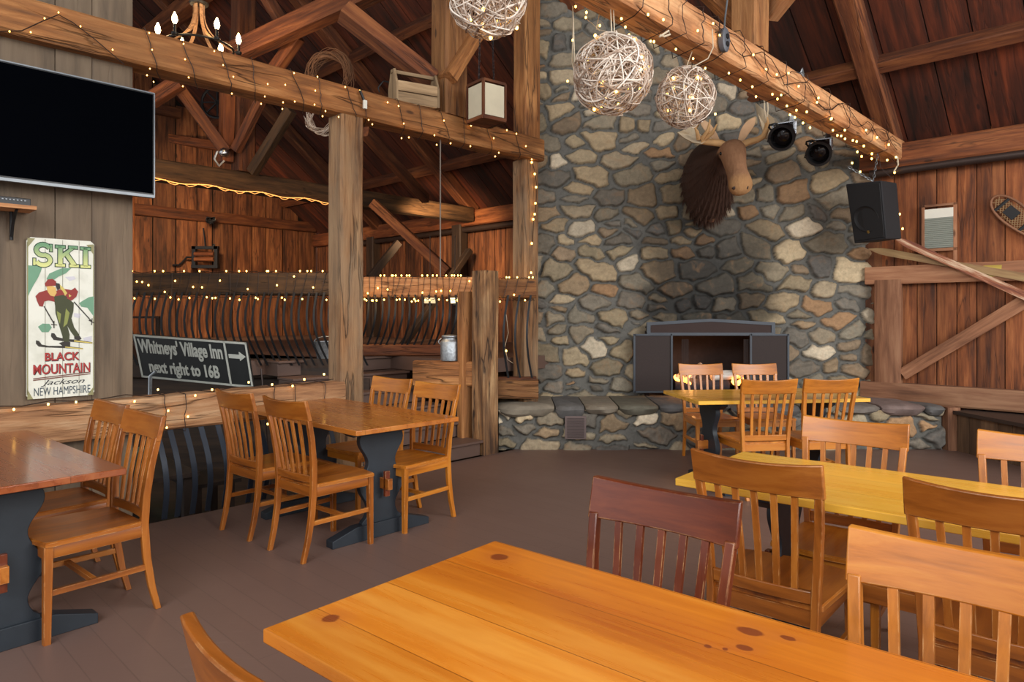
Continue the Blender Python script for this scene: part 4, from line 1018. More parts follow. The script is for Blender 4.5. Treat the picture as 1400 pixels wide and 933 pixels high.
ch_specs = [
 ('chair_mid', (-1.145, 4.21), aF, 'brown slat-back chair at the amber table, the one whose back hides the table corner', 1.0),
 ('chair_mid', (-1.60, 4.60), aF, 'brown slat-back chair at the amber table, beside the sign and the low iron bars', 1.0),
 ('chair_light', (-.72, 4.70), aF+math.pi, 'honey slat-back chair on the fireplace side of the amber table, before the steps', 1),
 ('chair_light', (-1.12, 5.13), aF+math.pi, 'honey slat-back chair on the far side of the amber table, beside the grey post', 1),
 ('chair_mid', (-2.02, 3.20), aF+math.pi, 'brown slat-back chair at the reddish table, its whole side and legs in view', 1),
 ('chair_mid', (-2.42, 3.60), aF+math.pi, 'brown slat-back chair at the reddish table, half hidden behind its neighbour', 1),
 ('chair_mid', (1.009, 2.558), aF, 'brown slat-back chair on the near side of the yellow table, back rail before its corner', 1),
 ('chair_mid', (1.526, 2.12), aF, 'brown slat-back chair drawn up to the yellow table, behind the orange foreground chair', 1),
 ('chair_light', (1.403, 2.953), aF+math.pi, 'honey slat-back chair across the yellow table, before the hearth', 1),
 ('chair_light', (1.964, 2.538), aF+math.pi, 'honey slat-back chair across the yellow table, cut by the photo edge near the bench', 1),
 ('chair_dark', (.238, 1.695), aF+math.pi, 'dark red-brown slat-back chair tucked under the foreground table', 1),
 ('chair_light', (.764, 1.208), aF+math.pi, 'orange-brown slat-back chair across the foreground table, rightmost in front', 1),
 ('chair_mid', (-.17, 1.18), aF, 'brown chair on the near side of the foreground table, only its crest rail in view', 1),
 ('chair_light', (1.93, 5.50), math.radians(7.5), 'honey slat-back chair with its back to us at the fireplace table, left of the two', 1),
 ('chair_light', (2.43, 5.56), math.radians(7.5), 'honey slat-back chair with its back to us at the fireplace table, right of the two', 1),
 ('chair_light', (1.92, 6.62), math.radians(184), 'honey slat-back chair facing us in front of the fire', 1),
 ('chair_light', (2.46, 6.64), math.radians(182), 'honey slat-back chair facing us before the open firebox, right of the fire', 1),
]
protos = {}
for mname, (x, y), rz, lab, _ in ch_specs:
    if mname not in protos:
        c = make_chair(M[mname], lab, 'slat-back dining chairs'); protos[mname] = c; c.location = (x, y, 0); c.rotation_euler = (0, 0, rz)
    else: dup(protos[mname], (x, y, 0), rz, lab)
# ------------------------------------------------------------------ fairy lights
bm_ = bmesh.new(); bmesh.ops.create_uvsphere(bm_, u_segments=8, v_segments=6, radius=.0085); bulb_me = bpy.data.meshes.new('bulb'); 
for v in bm_.verts: v.co.z *= 1.25
bm_.to_mesh(bulb_me); bm_.free(); bulb_me.materials.append(M['bulb']); bulb_me.polygons.foreach_set('use_smooth', [True]*len(bulb_me.polygons))
def fairy(name, label, wires, bulbs, group='fairy light strings', r=.0032, mat='wire', scale=1.0, loc=None):
    p0 = Vector(bulbs[0] if bulbs else wires[0][0])
    t = thing(name, p0, label, 'string lights', group)
    for ws in ([[w] for w in wires] if len(wires) < 6 else [wires]):
        mb = MB()
        for w in ws: mb.tube(w, r, 4, cap=False)
        mb.build('cord', M[mat], t)
    for p in bulbs:
        o = bpy.data.objects.new('bulb', bulb_me); COL.objects.link(o); o.parent = t; o.location = Vector(p)-p0
        s = scale*max(.75, min(1.35, Vector(p).y/6)); o.scale = (s, s, s)
    return t
r = random.Random(17)
# left tie beam
fb = LB-.022
def tie_wrap(us, fbb, r):
    w = []
    for u in us:
        pt = onB(u, 0, LB); a = pt.x*SA+pt.y*CA_
        da = r.uniform(.02, .12)
        path = [W(a-.02, LB+.1, TZ1+.012), W(a, fbb, TZ1+.01)]
        for k in range(1, 6): path.append(W(a+da*k/5+r.uniform(-.008, .008), fbb-.004, TZ1-(TZ1-TZ0)*k/5.2))
        path += [W(a+da+.02, LB+.02, TZ0-.02), W(a+da+.1, LB+.18, TZ0-.02)]
        w.append(path)
    return w
us1 = [196, 247, 300, 342, 395, 433]
wires = tie_wrap(us1, fb, r)
zig = [(-20,46),(0,43),(30,42),(58,29),(80,20),(100,31),(130,54),(152,73),(170,88)]
wires.append([onB(u, v, fb-.01) for u, v in zig])
bl = [onB(u, v, fb-.018) for u, v in [(13,43),(42,44),(61,25),(80,17),(110,36),(154,68),(204,45),(208,68),(201,103),(210,112),(205,94),(251,60),(253,81),(258,106),(250,118),(305,89),(319,105),(317,128),(293,70),(366,115),(362,132),(387,140),(357,142),(402,100),(390,116),(403,139),(386,149),(434,105),(431,124),(430,143),(445,152),(441,159)]]
fairy('fairy_light_string', 'warm fairy lights wrapped on the tie beam above the television', wires, bl, scale=.62)
us2 = [470, 491, 541, 571, 600, 631, 662, 702]
wires = tie_wrap(us2, fb, r)
bl = [onB(u, v, fb-.018) for u, v in [(472,119),(463,160),(492,124),(504,164),(509,170),(545,145),(552,169),(559,188),(549,189),(594,185),(597,198),(607,165),(616,196),(644,172),(643,200),(675,189),(682,209),(677,214),(706,183),(719,200),(727,218),(693,178),(530,140),(667,170)]]
fairy('fairy_light_string', 'warm fairy lights wrapped on the tie beam between the grey post and the chimney', wires, bl, scale=.62)
# right tie beam
RB0 = 2.27-.115
def onRf(u, v, off=.02): return onB(u, v, RB0-off)
wires = []
for u in (880, 905, 930, 955, 978, 1010, 1040, 1070, 1100, 1130, 1160, 1190, 1212):
    pt = onB(u, 0, RB0); a = pt.x*SA+pt.y*CA_; path = [W(a-.03, 2.27, 3.385)]
    da = r.uniform(-.12, .12)
    for k in range(7): path.append(W(a+da*k/6+r.uniform(-.03, .03), RB0-.018-r.uniform(0, .012), 3.37-.23*k/6-.005))
    path += [W(a+da, 2.2, 3.115), W(a+da+.05, 2.38, 3.115), W(a+da+.06, 2.41, 3.25)]
    wires.append(path)
for s in range(2):
    path = []
    for k in range(30):
        a = 4.1+k*.14; path.append(W(a, RB0-.022-.01*math.sin(k*1.3), 3.25+.07*math.sin(k*(.8+.3*s)+s*2)+r.uniform(-.02, .02)))
    wires.append(path)
bl = [onRf(u, v) for u, v in [(907,27),(886,20),(954,42),(984,48),(975,32),(1030,75),(1062,102),(1047,95),(1078,100),(1092,118),(1117,140),(1136,163),(1119,134),(1155,178),(1166,192),(1184,178),(1137,162),(1068,130),(1056,129),(1199,188),(1215,198),(1103,153),(1080,157),(1150,186),(1225,215)]]
bl += [W(a, 2.2+r.uniform(0, .14), 3.1-r.uniform(0, .02)) for a in np.linspace(3.0, 8.1, 26)]
fairy('fairy_light_string', 'tangled warm fairy lights wrapped round the pale lit tie beam', wires, bl)
# loops dropping near the speaker
wires = [[W(8.2, 2.2, 3.13), W(8.15, 2.1, 2.98), W(8.05, 2.15, 2.87), W(8.0, 2.25, 3.0), W(7.95, 2.25, 3.12)], [W(8.5, 2.1, 3.2), P(1215,238,7.7), P(1222,232,7.7), P(1226,215,7.7)], [P(1233,292,7.8), P(1236,312,7.85), P(1232,330,7.85), P(1300,362,7.4), P(1330,372,7.3)]]
fairy('fairy_light_string', 'loose fairy lights dangling round the speaker on the chimney', wires, [P(u, v, 7.6) for u, v in [(1176,235),(1165,223),(1178,214),(1223,236),(1215,217),(1230,293),(1234,313)]])
# far railings
def rail_lights(label, x0, x1, Y, zt, zb, n, seed, wraps):
    r = random.Random(seed); wires = []; bl = []
    wires.append([Vector((x0+(x1-x0)*k/40, Y-.03+.02*math.sin(k), zt+.012+.01*math.sin(k*2.1))) for k in range(41)])
    wires.append([Vector((x0+(x1-x0)*k/40, Y-.08, zb-.01-.02*abs(math.sin(k*.9)))) for k in range(41)])
    for k in range(wraps):
        x = x0+(x1-x0)*(k+.5)/wraps; s = r.uniform(.0, .08)
        wires.append([Vector((x, Y, zt+.012)), Vector((x-.01, Y-.075, zt)), Vector((x-s*.5, Y-.082, (zt+zb)/2)), Vector((x-s, Y-.08, zb)), Vector((x-s, Y, zb-.01))])
    for k in range(n):
        x = x0+(x1-x0)*(k+r.random())/n; q = r.random()
        if q < .38: bl.append(Vector((x, Y-.05, zt+.02)))
        elif q < .6: bl.append(Vector((x, Y-.1, r.uniform(zb+.03, zt-.03))))
        else: bl.append(Vector((x, Y-.1, zb-.02-r.uniform(0, .03))))
    return fairy('fairy_light_string', label, wires, bl, mat='wire', scale=.8)
rail_lights('fairy lights along the long railing behind the road sign', -5.0, -1.65, RY, 1.85, 1.62, 70, 3, 34)
rail_lights('fairy lights wrapped densely round the pale railing above the steps', -1.72, -.32, 7.85, 1.85, 1.62, 52, 4, 20)
rail_lights('fairy lights on the short railing beside the newel post', -.2, .24, 7.35, 1.80, 1.60, 9, 5, 4)
# chimney post, low beam
px = [(727,222),(731,238),(733,256),(732,278),(731,293),(729,300),(727,333),(722,349),(726,373),(719,391),(721,432),(714,456),(716,470)]
pts = [P(u, v, 7.42) for u, v in px]; fairy('fairy_light_string', 'fairy lights running down the tall post beside the chimney', [[p+Vector((.008, .012, 0)) for p in pts]], pts)
low = [(19,560),(66,553),(104,550),(184,549),(216,533),(267,541),(257,570),(230,562),(228,585),(312,582),(290,533),(340,523),(372,526),(400,528),(443,512),(416,519),(366,580),(455,565)]
wires = []
for u in (222, 250, 372, 400, 440):
    pt = onB(u, 0, LB); a = pt.x*SA+pt.y*CA_; f_ = LB-.045
    wires.append([W(a, LB+.12, .875), W(a, f_, .87)]+[W(a+r.uniform(-.01, .01), f_-.004, .87-.25*k/5) for k in range(1, 5)]+[W(a, f_, .615), W(a, LB+.1, .61)])
wires.append([W(.2+k*.14, LB-.03+.015*math.sin(k*1.7), .882+.012*math.sin(k*2.3)) for k in range(21)])
fairy('fairy_light_string', 'fairy lights laid along the low beam under the ski poster and sign', wires, [onB(u, v, LB-.055) for u, v in low])
# lights tangled in the bars near the newel
fairy('fairy_light_string', 'loose pale cord with tiny lights hanging beyond the short railing', [[P(u, v, 7.5) for u, v in [(692,430),(695,455),(690,475),(694,492),(706,500),(712,498)]]], [P(u, v, 7.48) for u, v in [(713,500),(712,455),(714,475),(692,480)]], mat='wire_white')

# ------------------------------------------------------------------ wicker globes
def globe(c, R, n, seed, label, squash=1.0, bulbs=10, top=None, hang=()):
    r = random.Random(seed); c = Vector(c)
    t = thing('wicker_globe', c-Vector((0, 0, R)), label, 'hanging lamp', 'wicker globe lamps under the lit beam')
    mb = MB()
    for k in range(n):
        ax = Vector((r.gauss(0, 1), r.gauss(0, 1), r.gauss(0, 1))).normalized(); off = r.uniform(-.55, .55)
        x = ax.orthogonal().normalized(); y = ax.cross(x); rr = math.sqrt(1-off*off); ph = r.uniform(0, 6.3); am = r.uniform(.02, .12)
        Rk = R*r.uniform(.9, 1.01); pts = []; m_ = 30; full = r.random() < .75; span = 2*math.pi if full else r.uniform(2.5, 5)
        st = r.uniform(0, 6.28)
        for j in range(m_):
            th = st+span*j/m_; d = (x*math.cos(th)+y*math.sin(th))*rr+ax*(off+am*math.sin(3*th+ph)); d.normalize()
            q = d*Rk*(1+.03*math.sin(5*th+ph)); q.z *= squash; pts.append(c+q)
        mb.tube(pts, r.uniform(.0018, .0046)*R/.2, 4, closed=full, var=r.random())
    mb.build('wicker', M['twig'], t)
    mb = MB()
    for h in hang: mb.tube([Vector(p) for p in h], .0035, 5)
    if hang: mb.build('hanging_cord', M['wire_white'], t)
    p0 = t.location
    for k in range(bulbs):
        d = Vector((r.gauss(0, 1), r.gauss(0, 1)-.4, r.gauss(0, 1)-.1)).normalized()*R*r.uniform(.75, 1.04)
        o = bpy.data.objects.new('bulb', bulb_me); COL.objects.link(o); o.parent = t; o.location = c+d-p0; s = 1.0; o.scale = (s, s, s)
    return t
def tieb(u):   # underside of the right beam at a pixel column
    pt = onB(u, 0, 2.2); return pt.x*SA+pt.y*CA_
c2 = P(838, 102, 3.85); globe(c2, .222, 105, 1, 'largest pale wicker globe, hanging in the middle of the three', .99, 16, hang=[[c2+Vector((-.005, 0, .2)), c2+Vector((-.02, 0, .5))], [c2+Vector((.01, 0, .2)), c2+Vector((.0, .02, .5))], [c2+Vector((-.215, 0, .05)), c2+Vector((-.225, 0, .36))]])
c3 = P(937, 133, 4.5); globe(c3, .19, 90, 2, 'smallest wicker globe, hanging beside the moose antler', 1.05, 12, hang=[[c3+Vector((0, 0, .18)), c3+Vector((.04, -.03, .3))]])
c1 = P(667, 0, 3.25); globe(c1, .182, 80, 3, 'wicker globe cut by the top edge of the photo', .97, 10, hang=[[c1+Vector((0, 0, .17)), c1+Vector((0, 0, .5))]])
# loose fairy lights under globes
fairy('fairy_light_string', 'fairy lights drooping from the wicker globes to the lit beam', [[P(u, v, 4.0) for u, v in [(783,8),(783,55),(782,85),(790,120)]], [P(801,25,4.0), P(820,42,4.0)], [P(u, v, 4.0) for u, v in [(836,2),(820,16),(815,40),(838,45)]], [P(u, v, 4.2) for u, v in [(946,92),(968,80),(975,65),(974,40)]]],
      [P(u, v, 4.0) for u, v in [(787,9),(783,55),(776,111),(801,24),(820,35),(817,15),(862,21),(855,37),(894,57),(836,2),(978,156)]], mat='wire_white')

# ------------------------------------------------------------------ moose head
def moose():
    t = thing('moose_head', (2.15, 7.85, 2.35), 'mounted moose head with pale face and antlers on the stone chimney', 'moose head')
    mm, nt, bs = newmat('moose_fur')
    var = N(nt, 'ShaderNodeAttribute', attribute_name='var').outputs['Fac']
    n1 = gnoise(nt, 40, (1, 1, .25), 6, .7, src='obj'); n2 = gnoise(nt, 5, src='obj')
    dark = mixc(nt, n1, srgb(24,15,10), srgb(64,38,22)); dark = mixc(nt, math_(nt, 'MULTIPLY', n2, .5), dark, srgb(84,46,24)); tan = mixc(nt, n1, srgb(116,80,54), srgb(176,130,94))
    nose = mixc(nt, n1, srgb(140,98,60), srgb(190,146,98))
    c = mixc(nt, ramp(nt, var, [(.25, (0,0,0,1)), (.5, (1,1,1,1))]), dark, tan); c = mixc(nt, ramp(nt, var, [(.78, (0,0,0,1)), (.95, (1,1,1,1))]), c, nose)
    nt.links.new(c, bs.inputs['Base Color']); bs.inputs['Roughness'].default_value = .9; bump(nt, bs, n1, .8, .02)
    # rings: (u, v, Y, half width, half height, yaw of the ring normal, tilt, colour)
    spine = [(962,250,7.99,.26,.45,0,0,.1),(964,250,7.85,.29,.47,0,0,.1),(968,249,7.66,.29,.45,0,0,.1),(973,247,7.50,.265,.41,0,0,.1),(979,238,7.34,.21,.33,0,-.1,.1),(985,227,7.2,.15,.235,0,-.25,.1),(991,217,7.10,.12,.16,0,-.5,.12),
             (998,203,7.02,.135,.135,0,-.8,.5),(1002,207,6.95,.142,.14,0,-1.0,.62),(1004,220,6.91,.118,.125,0,-1.1,.62),(1006,230,6.87,.094,.115,0,-1.15,.55),(1008,239,6.84,.095,.115,0,-1.15,.6),(1010,247,6.80,.115,.12,0,-1.15,.85),(1012,255,6.77,.125,.11,0,-1.15,.97),(1013,262,6.74,.10,.08,0,-1.15,1),(1013,266,6.73,.04,.03,0,-1.15,1)]
    mb = MB(); n = 28; vs = []; fs = []; vc = []
    for (u, v, Y, w, h, yw, ti, col) in spine:
        c = P(u, v, Y)
        d = Vector((0, -math.cos(ti), math.sin(ti))); x = Vector((1, 0, 0)); x = (Matrix.Rotation(.28 if ti < -.3 else .12, 3, 'Z') @ x); y = x.cross(d)*1.0
        if y.z < 0: y = -y
        for j in range(n):
            th = 2*math.pi*j/n; cx_, sy_ = math.cos(th), math.sin(th)
            yy = sy_*h
            ww = w*(1-.18*max(0, -sy_)) if ti < -.3 else w*(1-.25*max(0, sy_)**2+.0)
            p = c+x*cx_*ww+y*yy
            p += noise.noise_vector(p*9)*.012
            vs.append(p); cc = col
            if .3 < ti*-1 < .9 and sy_ < -.35: cc = .2
            vc.append(cc)
    for i in range(len(spine)-1):
        for j in range(n): fs.append((i*n+j, i*n+(j+1) % n, (i+1)*n+(j+1) % n, (i+1)*n+j))
    fs += [tuple(reversed(range(n))), tuple(range(len(vs)-n, len(vs)))]
    mb.add(vs, fs, None, vc); o = mb.build('head_and_neck', mm, t, smooth=True)
    sb = o.modifiers.new('s', 'SUBSURF'); sb.levels = 1; sb.render_levels = 2
    # coarse mane hair
    hm = MB(); rr_ = random.Random(4); hv = []; hf = []
    for k in range(2600):
        i = rr_.randrange(0, 6); j = rr_.randrange(n); q = rr_.random()
        a_ = vs[i*n+j].lerp(vs[(i+1)*n+j], q); cc = P(*spine[i][:3]); out = (a_-cc); out.y *= .3; out.normalize()
        l = rr_.uniform(.03, .08); tip = a_+out*l*.35+Vector((rr_.uniform(-.012, .012), -.01, -l)); s_ = Vector((.004, 0, .002)); o_ = len(hv)
        hv += [a_-s_-out*.01, a_+s_-out*.01, tip]; hf.append((o_, o_+1, o_+2))
    hm.add(hv, hf, None, .1); hm.build('mane_hair', mm, t)['kind'] = 'stuff'
    # dewlap
    mb = MB(); mb.tube([P(968,285,7.65), P(972,297,7.62), P(973,304,7.62)], [.12, .07, .02], 10); mb.build('dewlap', mm, t, smooth=True)
    def fcol(name, c): return plain(name, srgb(*c), .8, 0, .25, 14, bstr=.2)
    em = M['ear'] = fcol('ear_fur', (196,160,124)); am = M['antler'] = fcol('antler_bone', (206,164,112)); ap = fcol('antler_palm', (196,180,152))
    # ears
    for pts, w_ in (([(1010,198,7.1),(1018,178,7.08),(1027,168,7.06),(1033,160,7.05)], .055), ([(984,198,7.12),(970,178,7.12),(962,170,7.12),(957,162,7.13)], .05)):
        mb = MB(); q = [P(p[0], p[1], p[2]-.08) for p in pts]; vs = []; fs = []; m_ = 10
        prof = [.5, 1.0, .9, .08]
        for i, p in enumerate(q):
            d = (q[min(3, i+1)]-q[max(0, i-1)]).normalized(); sx = d.cross(Vector((0, -1, 0))).normalized(); sy = Vector((0, -1, 0))
            for j in range(m_):
                th = 2*math.pi*j/m_; off = .02*math.cos(2*th)
                vs.append(p+sx*math.cos(th)*w_*prof[i]+sy*(math.sin(th)*.018-.022*abs(math.cos(th))**2*-1*prof[i]))
        for i in range(3):
            for j in range(m_): fs.append((i*m_+j, i*m_+(j+1) % m_, (i+1)*m_+(j+1) % m_, (i+1)*m_+j))
        fs += [tuple(reversed(range(m_))), tuple(range(3*m_, 4*m_))]
        mb.add(vs, fs); e = mb.build('ear', em, t, smooth=True); s_ = e.modifiers.new('s', 'SUBSURF'); s_.levels = 1
    # antlers: beam tube + palm plate + tines
    def antler(beam, rad, palm, Yp, dY, tines):
        q_ = lambda p: P(p[0], p[1], p[2]-.1)
        mb = MB(); mb.tube([q_(p) for p in beam], rad, 10)
        for tn in tines: mb.tube([q_(p) for p in tn], [.022, .018, .006][:len(tn)] if len(tn) == 3 else [.02, .005], 8)
        n_ = len(palm); front = [P(u, v, Yp-.1+dY*i_) for (u, v, i_) in palm]; back = [p+Vector((0, .028, 0)) for p in front]
        cf = sum(front, Vector())/n_+Vector((0, .05, 0)); cb = cf+Vector((0, .022, 0))
        vs = front+back+[cf, cb]; fs = []
        for i in range(n_):
            j = (i+1) % n_; fs += [(i, j, 2*n_), (n_+j, n_+i, 2*n_+1), (i, i+n_, j+n_, j)]
        mb.build('antler', am, t, smooth=True); mb = MB(); mb.add(vs, fs); return mb.build('antler_palm', ap, t, smooth=False)
    am = M['antler']
    antler([(1000,203,7.08),(985,196,7.08),(968,194,7.1),(958,191,7.08)], [.036, .036, .036, .045],
           [(926,181,0),(934,178,0),(944,172,1),(948,164,1),(952,178,.6),(960,186,.3),(968,190,0),(960,197,0),(948,195,0),(936,189,0)], 7.05, .15,
           [[(955,190,7.05),(953,180,6.98),(949,173,6.95)], [(960,190,7.05),(968,178,6.95),(971,163,6.92)], [(964,190,7.05),(974,182,6.95),(980,170,6.9)], [(950,176,7.2),(956,166,7.25),(960,160,7.3)], [(966,180,7.1),(975,184,7.15),(979,188,7.2)]])
    antler([(1006,202,7.08),(1024,194,7.06),(1036,191,7.02),(1044,186,6.98),(1048,177,6.96),(1048,168,6.95)], [.036,.034,.032,.03,.026,.015],
           [(1034,141,1),(1042,148,.8),(1050,155,.5),(1058,162,.3),(1060,174,.2),(1056,186,.1),(1048,190,0),(1044,182,.3),(1040,168,.7),(1036,155,1)], 7.05, .2, [[(1046,178,6.98),(1050,170,6.92),(1049,160,6.9)]])
    mb = MB()
    for (u, v, Y, s) in ((986,210,6.93,1), (1016,209,6.9,1)):
        bm = bmesh.new(); bmesh.ops.create_uvsphere(bm, u_segments=12, v_segments=8, radius=.019); me = bpy.data.meshes.new('e'); bm.to_mesh(me); bm.free(); mb.raw(me, Matrix.Translation(P(u, v, Y)))
    mb.build('eyes', plain('glass_eye', srgb(12,8,6), .1, 0, 0), t, smooth=True)
    mb = MB()
    for (u, v) in ((1003,257), (1021,256)): mb.tube([P(u, v, 6.70), P(u+1, v+2, 6.69)], [.02, .008], 8)
    mb.build('nostrils', plain('nostril', srgb(50,30,20), .7), t, smooth=True)
    mb = MB(); mb.lathe([(.05, -.06), (.30, -.05), (.31, 0), (.28, .03)], P(965, 250, 8.0), 28, Matrix.Rotation(math.pi/2, 3, 'X')); mb.build('wall_plaque', M['dark_wood'], t)
    mb = MB(); mb.tube([P(1045,127,7.0), P(1045,150,6.95), P(1048,166,6.93)], .008, 6); mb.tube([P(1048,127,7.0), P(1050,150,6.95), P(1048,166,6.93)], .008, 6); tag(mb.build('white_cord', M['wire_white']), 'white cord tying the moose antler up to the lit beam', 'cord')
moose()

# ------------------------------------------------------------------ stage lights, speaker
def stage_light(u, v, Y, label):
    c = P(u, v, Y); t = thing('stage_light', c, label, 'stage light', 'stage lights hanging from the lit beam')
    R = Matrix.Rotation(math.radians(-35), 3, 'Z') @ Matrix.Rotation(math.radians(115), 3, 'X') @ Matrix.Scale(1.2, 3)
    mb = MB(); mb.lathe([(.04,-.12),(.075,-.11),(.085,-.06),(.09,.06),(.105,.08),(.105,.1),(.085,.1),(.075,.04),(.02,.03)], c, 20, R); mb.build('housing', M['black'], t, smooth=True)
    mb = MB(); mb.lathe([(.0,.035),(.07,.045),(.075,.05),(.07,.06),(.0,.062)], c, 20, R); mb.build('lens', plain('dark_lens', srgb(30,24,24), .15, .3), t, smooth=True)
    mb = MB(); x = Vector((.8, -.5, 0)).normalized()
    for s in (-1, 1): mb.beam(c+x*s*.1, c+x*s*.1+Vector((0, 0, .12)), .008, .03, up=x)
    mb.beam(c-x*.1+Vector((0, 0, .12)), c+x*.1+Vector((0, 0, .12)), .03, .008); mb.build('yoke', M['chrome'], t)
    mb = MB(); mb.beam(c+Vector((.07, 0, .1)), c+Vector((.09, 0, .32)), .05, .018, up=Vector((0, 1, 0))); mb.build('clamp', M['silver'], t)
    mb = MB(); pts = []
    for k in range(26): pts.append(c+Vector((-.09+.07*math.sin(k*1.1), .03*math.cos(k*.9), .02+.09*math.sin(k*.55))))
    mb.tube(pts, .007, 5); mb.build('coiled_cable', M['black'], t)
stage_light(1072, 185, 6.7, 'black stage light nearer the moose antler, hung from the lit beam')
stage_light(1122, 207, 7.0, 'black stage light nearer the speaker, hung from the lit beam')
Ysp = 7.3
sp_ = thing('loudspeaker', P(1195, 333, Ysp), 'black loudspeaker hung by chains at the right end of the lit beam', 'speaker')
cs = [(1156,252),(1205,247),(1212,327),(1168,333)]
front = [P(u, v, Y) for (u, v), Y in zip(cs, (7.35, 7.0, 7.0, 7.35))]
side = [P(u, v, Y) for (u, v), Y in zip([(1226,250),(1234,325)], (7.3, 7.3))]
tl, tr_, br_, bl_ = front; nrm = (tr_-tl).cross(bl_-tl).normalized()
if nrm.y > 0: nrm = -nrm
dB = -nrm*.30
mb = MB(); b4 = [p+dB*(.9)+(tr_-tl).normalized()*o for p, o in zip(front, (.05, -.05, -.05, .05))]
sidev = (side[0]-tr_); b4 = [tl+sidev*1.0+(tl-tr_)*-.18, tr_+sidev, br_+sidev, bl_+sidev+(bl_-br_)*-.18]
mb.add(front+b4, [(0,1,2,3),(7,6,5,4),(0,4,5,1),(1,5,6,2),(2,6,7,3),(3,7,4,0)]); mb.build('cabinet', plain('speaker_carpet', srgb(30,30,33), .8, 0, .3, 60), sp_, bevel=.01)
mb = MB(); cf = sum(front, Vector())/4; g4 = [cf+(p-cf)*.92+nrm*.012 for p in front]; g5 = [p+nrm*-.01 for p in g4]; mb.add(g4+g5, [(0,1,2,3),(7,6,5,4),(0,4,5,1),(1,5,6,2),(2,6,7,3),(3,7,4,0)]); mb.build('grille', M['dark'], sp_, bevel=.004)
Rs = Matrix(((tr_-tl).normalized(), (tl-bl_).normalized(), nrm)).transposed()
mb = MB(); cw = cf+(bl_-tl)*.12; mb.lathe([(.0,.012),(.05,.006),(.12,.014),(.135,.02),(.14,.012)], cw+nrm*.004, 28, Rs); mb.build('woofer', M['black'], sp_, smooth=True)
mb = MB(); mb.lathe([(.0,.014),(.016,.014),(.016,.018),(.0,.019)], cf+(bl_-tl)*.33+nrm*.004, 16, Rs); mb.build('badge', plain('brass', srgb(150,120,60), .4, .8), sp_)
def chain(mb, p0, p1, n, s=.018, r=.0032):
    p0, p1 = Vector(p0), Vector(p1); d = (p1-p0).normalized(); x = d.orthogonal().normalized(); y = d.cross(x)
    for k in range(n):
        c = p0.lerp(p1, (k+.5)/n); a = x if k % 2 else y
        mb.tube([c+d*math.cos(t_)*((p1-p0).length/n*.68)+a*math.sin(t_)*s*.6 for t_ in [2*math.pi*j/8 for j in range(8)]], r, 4, closed=True)
mb = MB(); chain(mb, P(1204,186,7.3), P(1194,247,7.25), 14); chain(mb, P(1160,228,7.2), P(1194,248,7.2), 8); mb.build('chain', M['silver'], sp_)
mb = MB(); mb.tube([P(u, v, 7.5) for u, v in [(1205,190),(1215,190),(1224,200),(1227,215),(1228,225),(1222,235)]], .008, 6); mb.tube([P(u, v, Y) for u, v, Y in [(1226,222,7.6),(1232,211,7.6),(1250,206,7.6),(1283,209,7.4),(1315,199,7.3)]], .008, 6)
tag(mb.build('pale_cable', M['wire_white']), 'pale cable looping from the end of the lit beam towards the eave', 'cable')
# floodlight box on top of the beam, outlet disc
t = thing('junction_box', P(990, 70, 4.9), 'grey oval outlet box fixed to the face of the lit beam', 'outlet box')
Rq = Matrix((A, UP, -B)).transposed()
c = onRf(990, 55, .025)
mb = MB(); mb.lathe([(0,-.02),(.055,-.02),(.06,-.01),(.06,.015),(.05,.022),(0,.022)], c, 24, Rq @ Matrix.Diagonal((.8, 1.35, 1))); mb.build('cover', plain('grey_plastic', srgb(84,86,92), .5), t, smooth=False)
mb = MB(); mb.lathe([(0,.02),(.018,.02),(.018,.028),(0,.03)], c+UP*.02, 14, Rq); mb.lathe([(0,.02),(.018,.02),(.018,.028),(0,.03)], c-UP*.03, 14, Rq); mb.build('socket', M['black'], t)
mb = MB(); mb.tube([c+UP*.06, c+UP*.14+A*.01, c+UP*.3+A*.05, c+UP*.5+A*.02], .006, 6); mb.build('cable', M['silver'], t)
t = thing('clamp_light', P(1085, 112, 6.2), 'small grey floodlight clamped on top of the lit beam', 'floodlight')
c = P(1086, 104, 6.25); mb = MB(); mb.box(c, (.14, .1, .05), Matrix.Rotation(.3, 3, 'Y')); mb.build('housing', M['silver'], t, bevel=.006); mb = MB(); mb.tube([c+Vector((.05,0,.0)), c+Vector((.07,0,.07)), c+Vector((.09,0,-.03))], .012, 6); mb.build('bracket', M['silver'], t)
t = thing('cord_bundle', P(708, 0, 3.2), 'pale cord bundle tied on the lit beam above the largest globe', 'cord'); mb = MB(); mb.tube([onRf(u, v, .03) for u, v in [(902,50),(908,46),(914,42),(916,47),(908,50),(903,48)]], .006, 6); mb.build('loop', M['wire_white'], t)

# ------------------------------------------------------------------ things on the right wall
def wframe(u, v, off):
    return onw(u, v, off)
t = thing('washboard', onw(1283, 343, .06), 'old washboard with ribbed pale glass hung on the right board wall', 'washboard')
a0, a1_ = onw(1260, 340, .06), onw(1308, 340, .06); zt_ = onw(1283, 279, .06).z; zb_ = onw(1283, 343, .06).z
bA = (a0.dot(B)); bB = a1_.dot(B); wd_ = abs(bA-bB); bc = (bA+bB)/2; aw = EW-.05
RBA = Matrix((B, A, UP)).transposed()
mb = MB()
for s in (-1, 1): mb.box(W(aw, bc+s*(wd_/2-.015), (zt_+zb_)/2-(.06 if s < 0 else 0)), (.03, .03, zt_-zb_+(.12 if s < 0 else 0)), RBA, axis=2)
mb.box(W(aw, bc, zt_-.012), (wd_, .03, .024), RBA); mb.box(W(aw, bc, zb_+.012), (wd_, .03, .03), RBA); mb.build('frame', M['barn_frame'], t)
mb = MB(); mb.box(W(aw-.005, bc, zt_-.1), (wd_-.06, .02, .1), RBA); mb.build('header_panel', M['white'], t)
mb = MB(); nr = 16; h_ = (zt_-.15)-(zb_+.03)
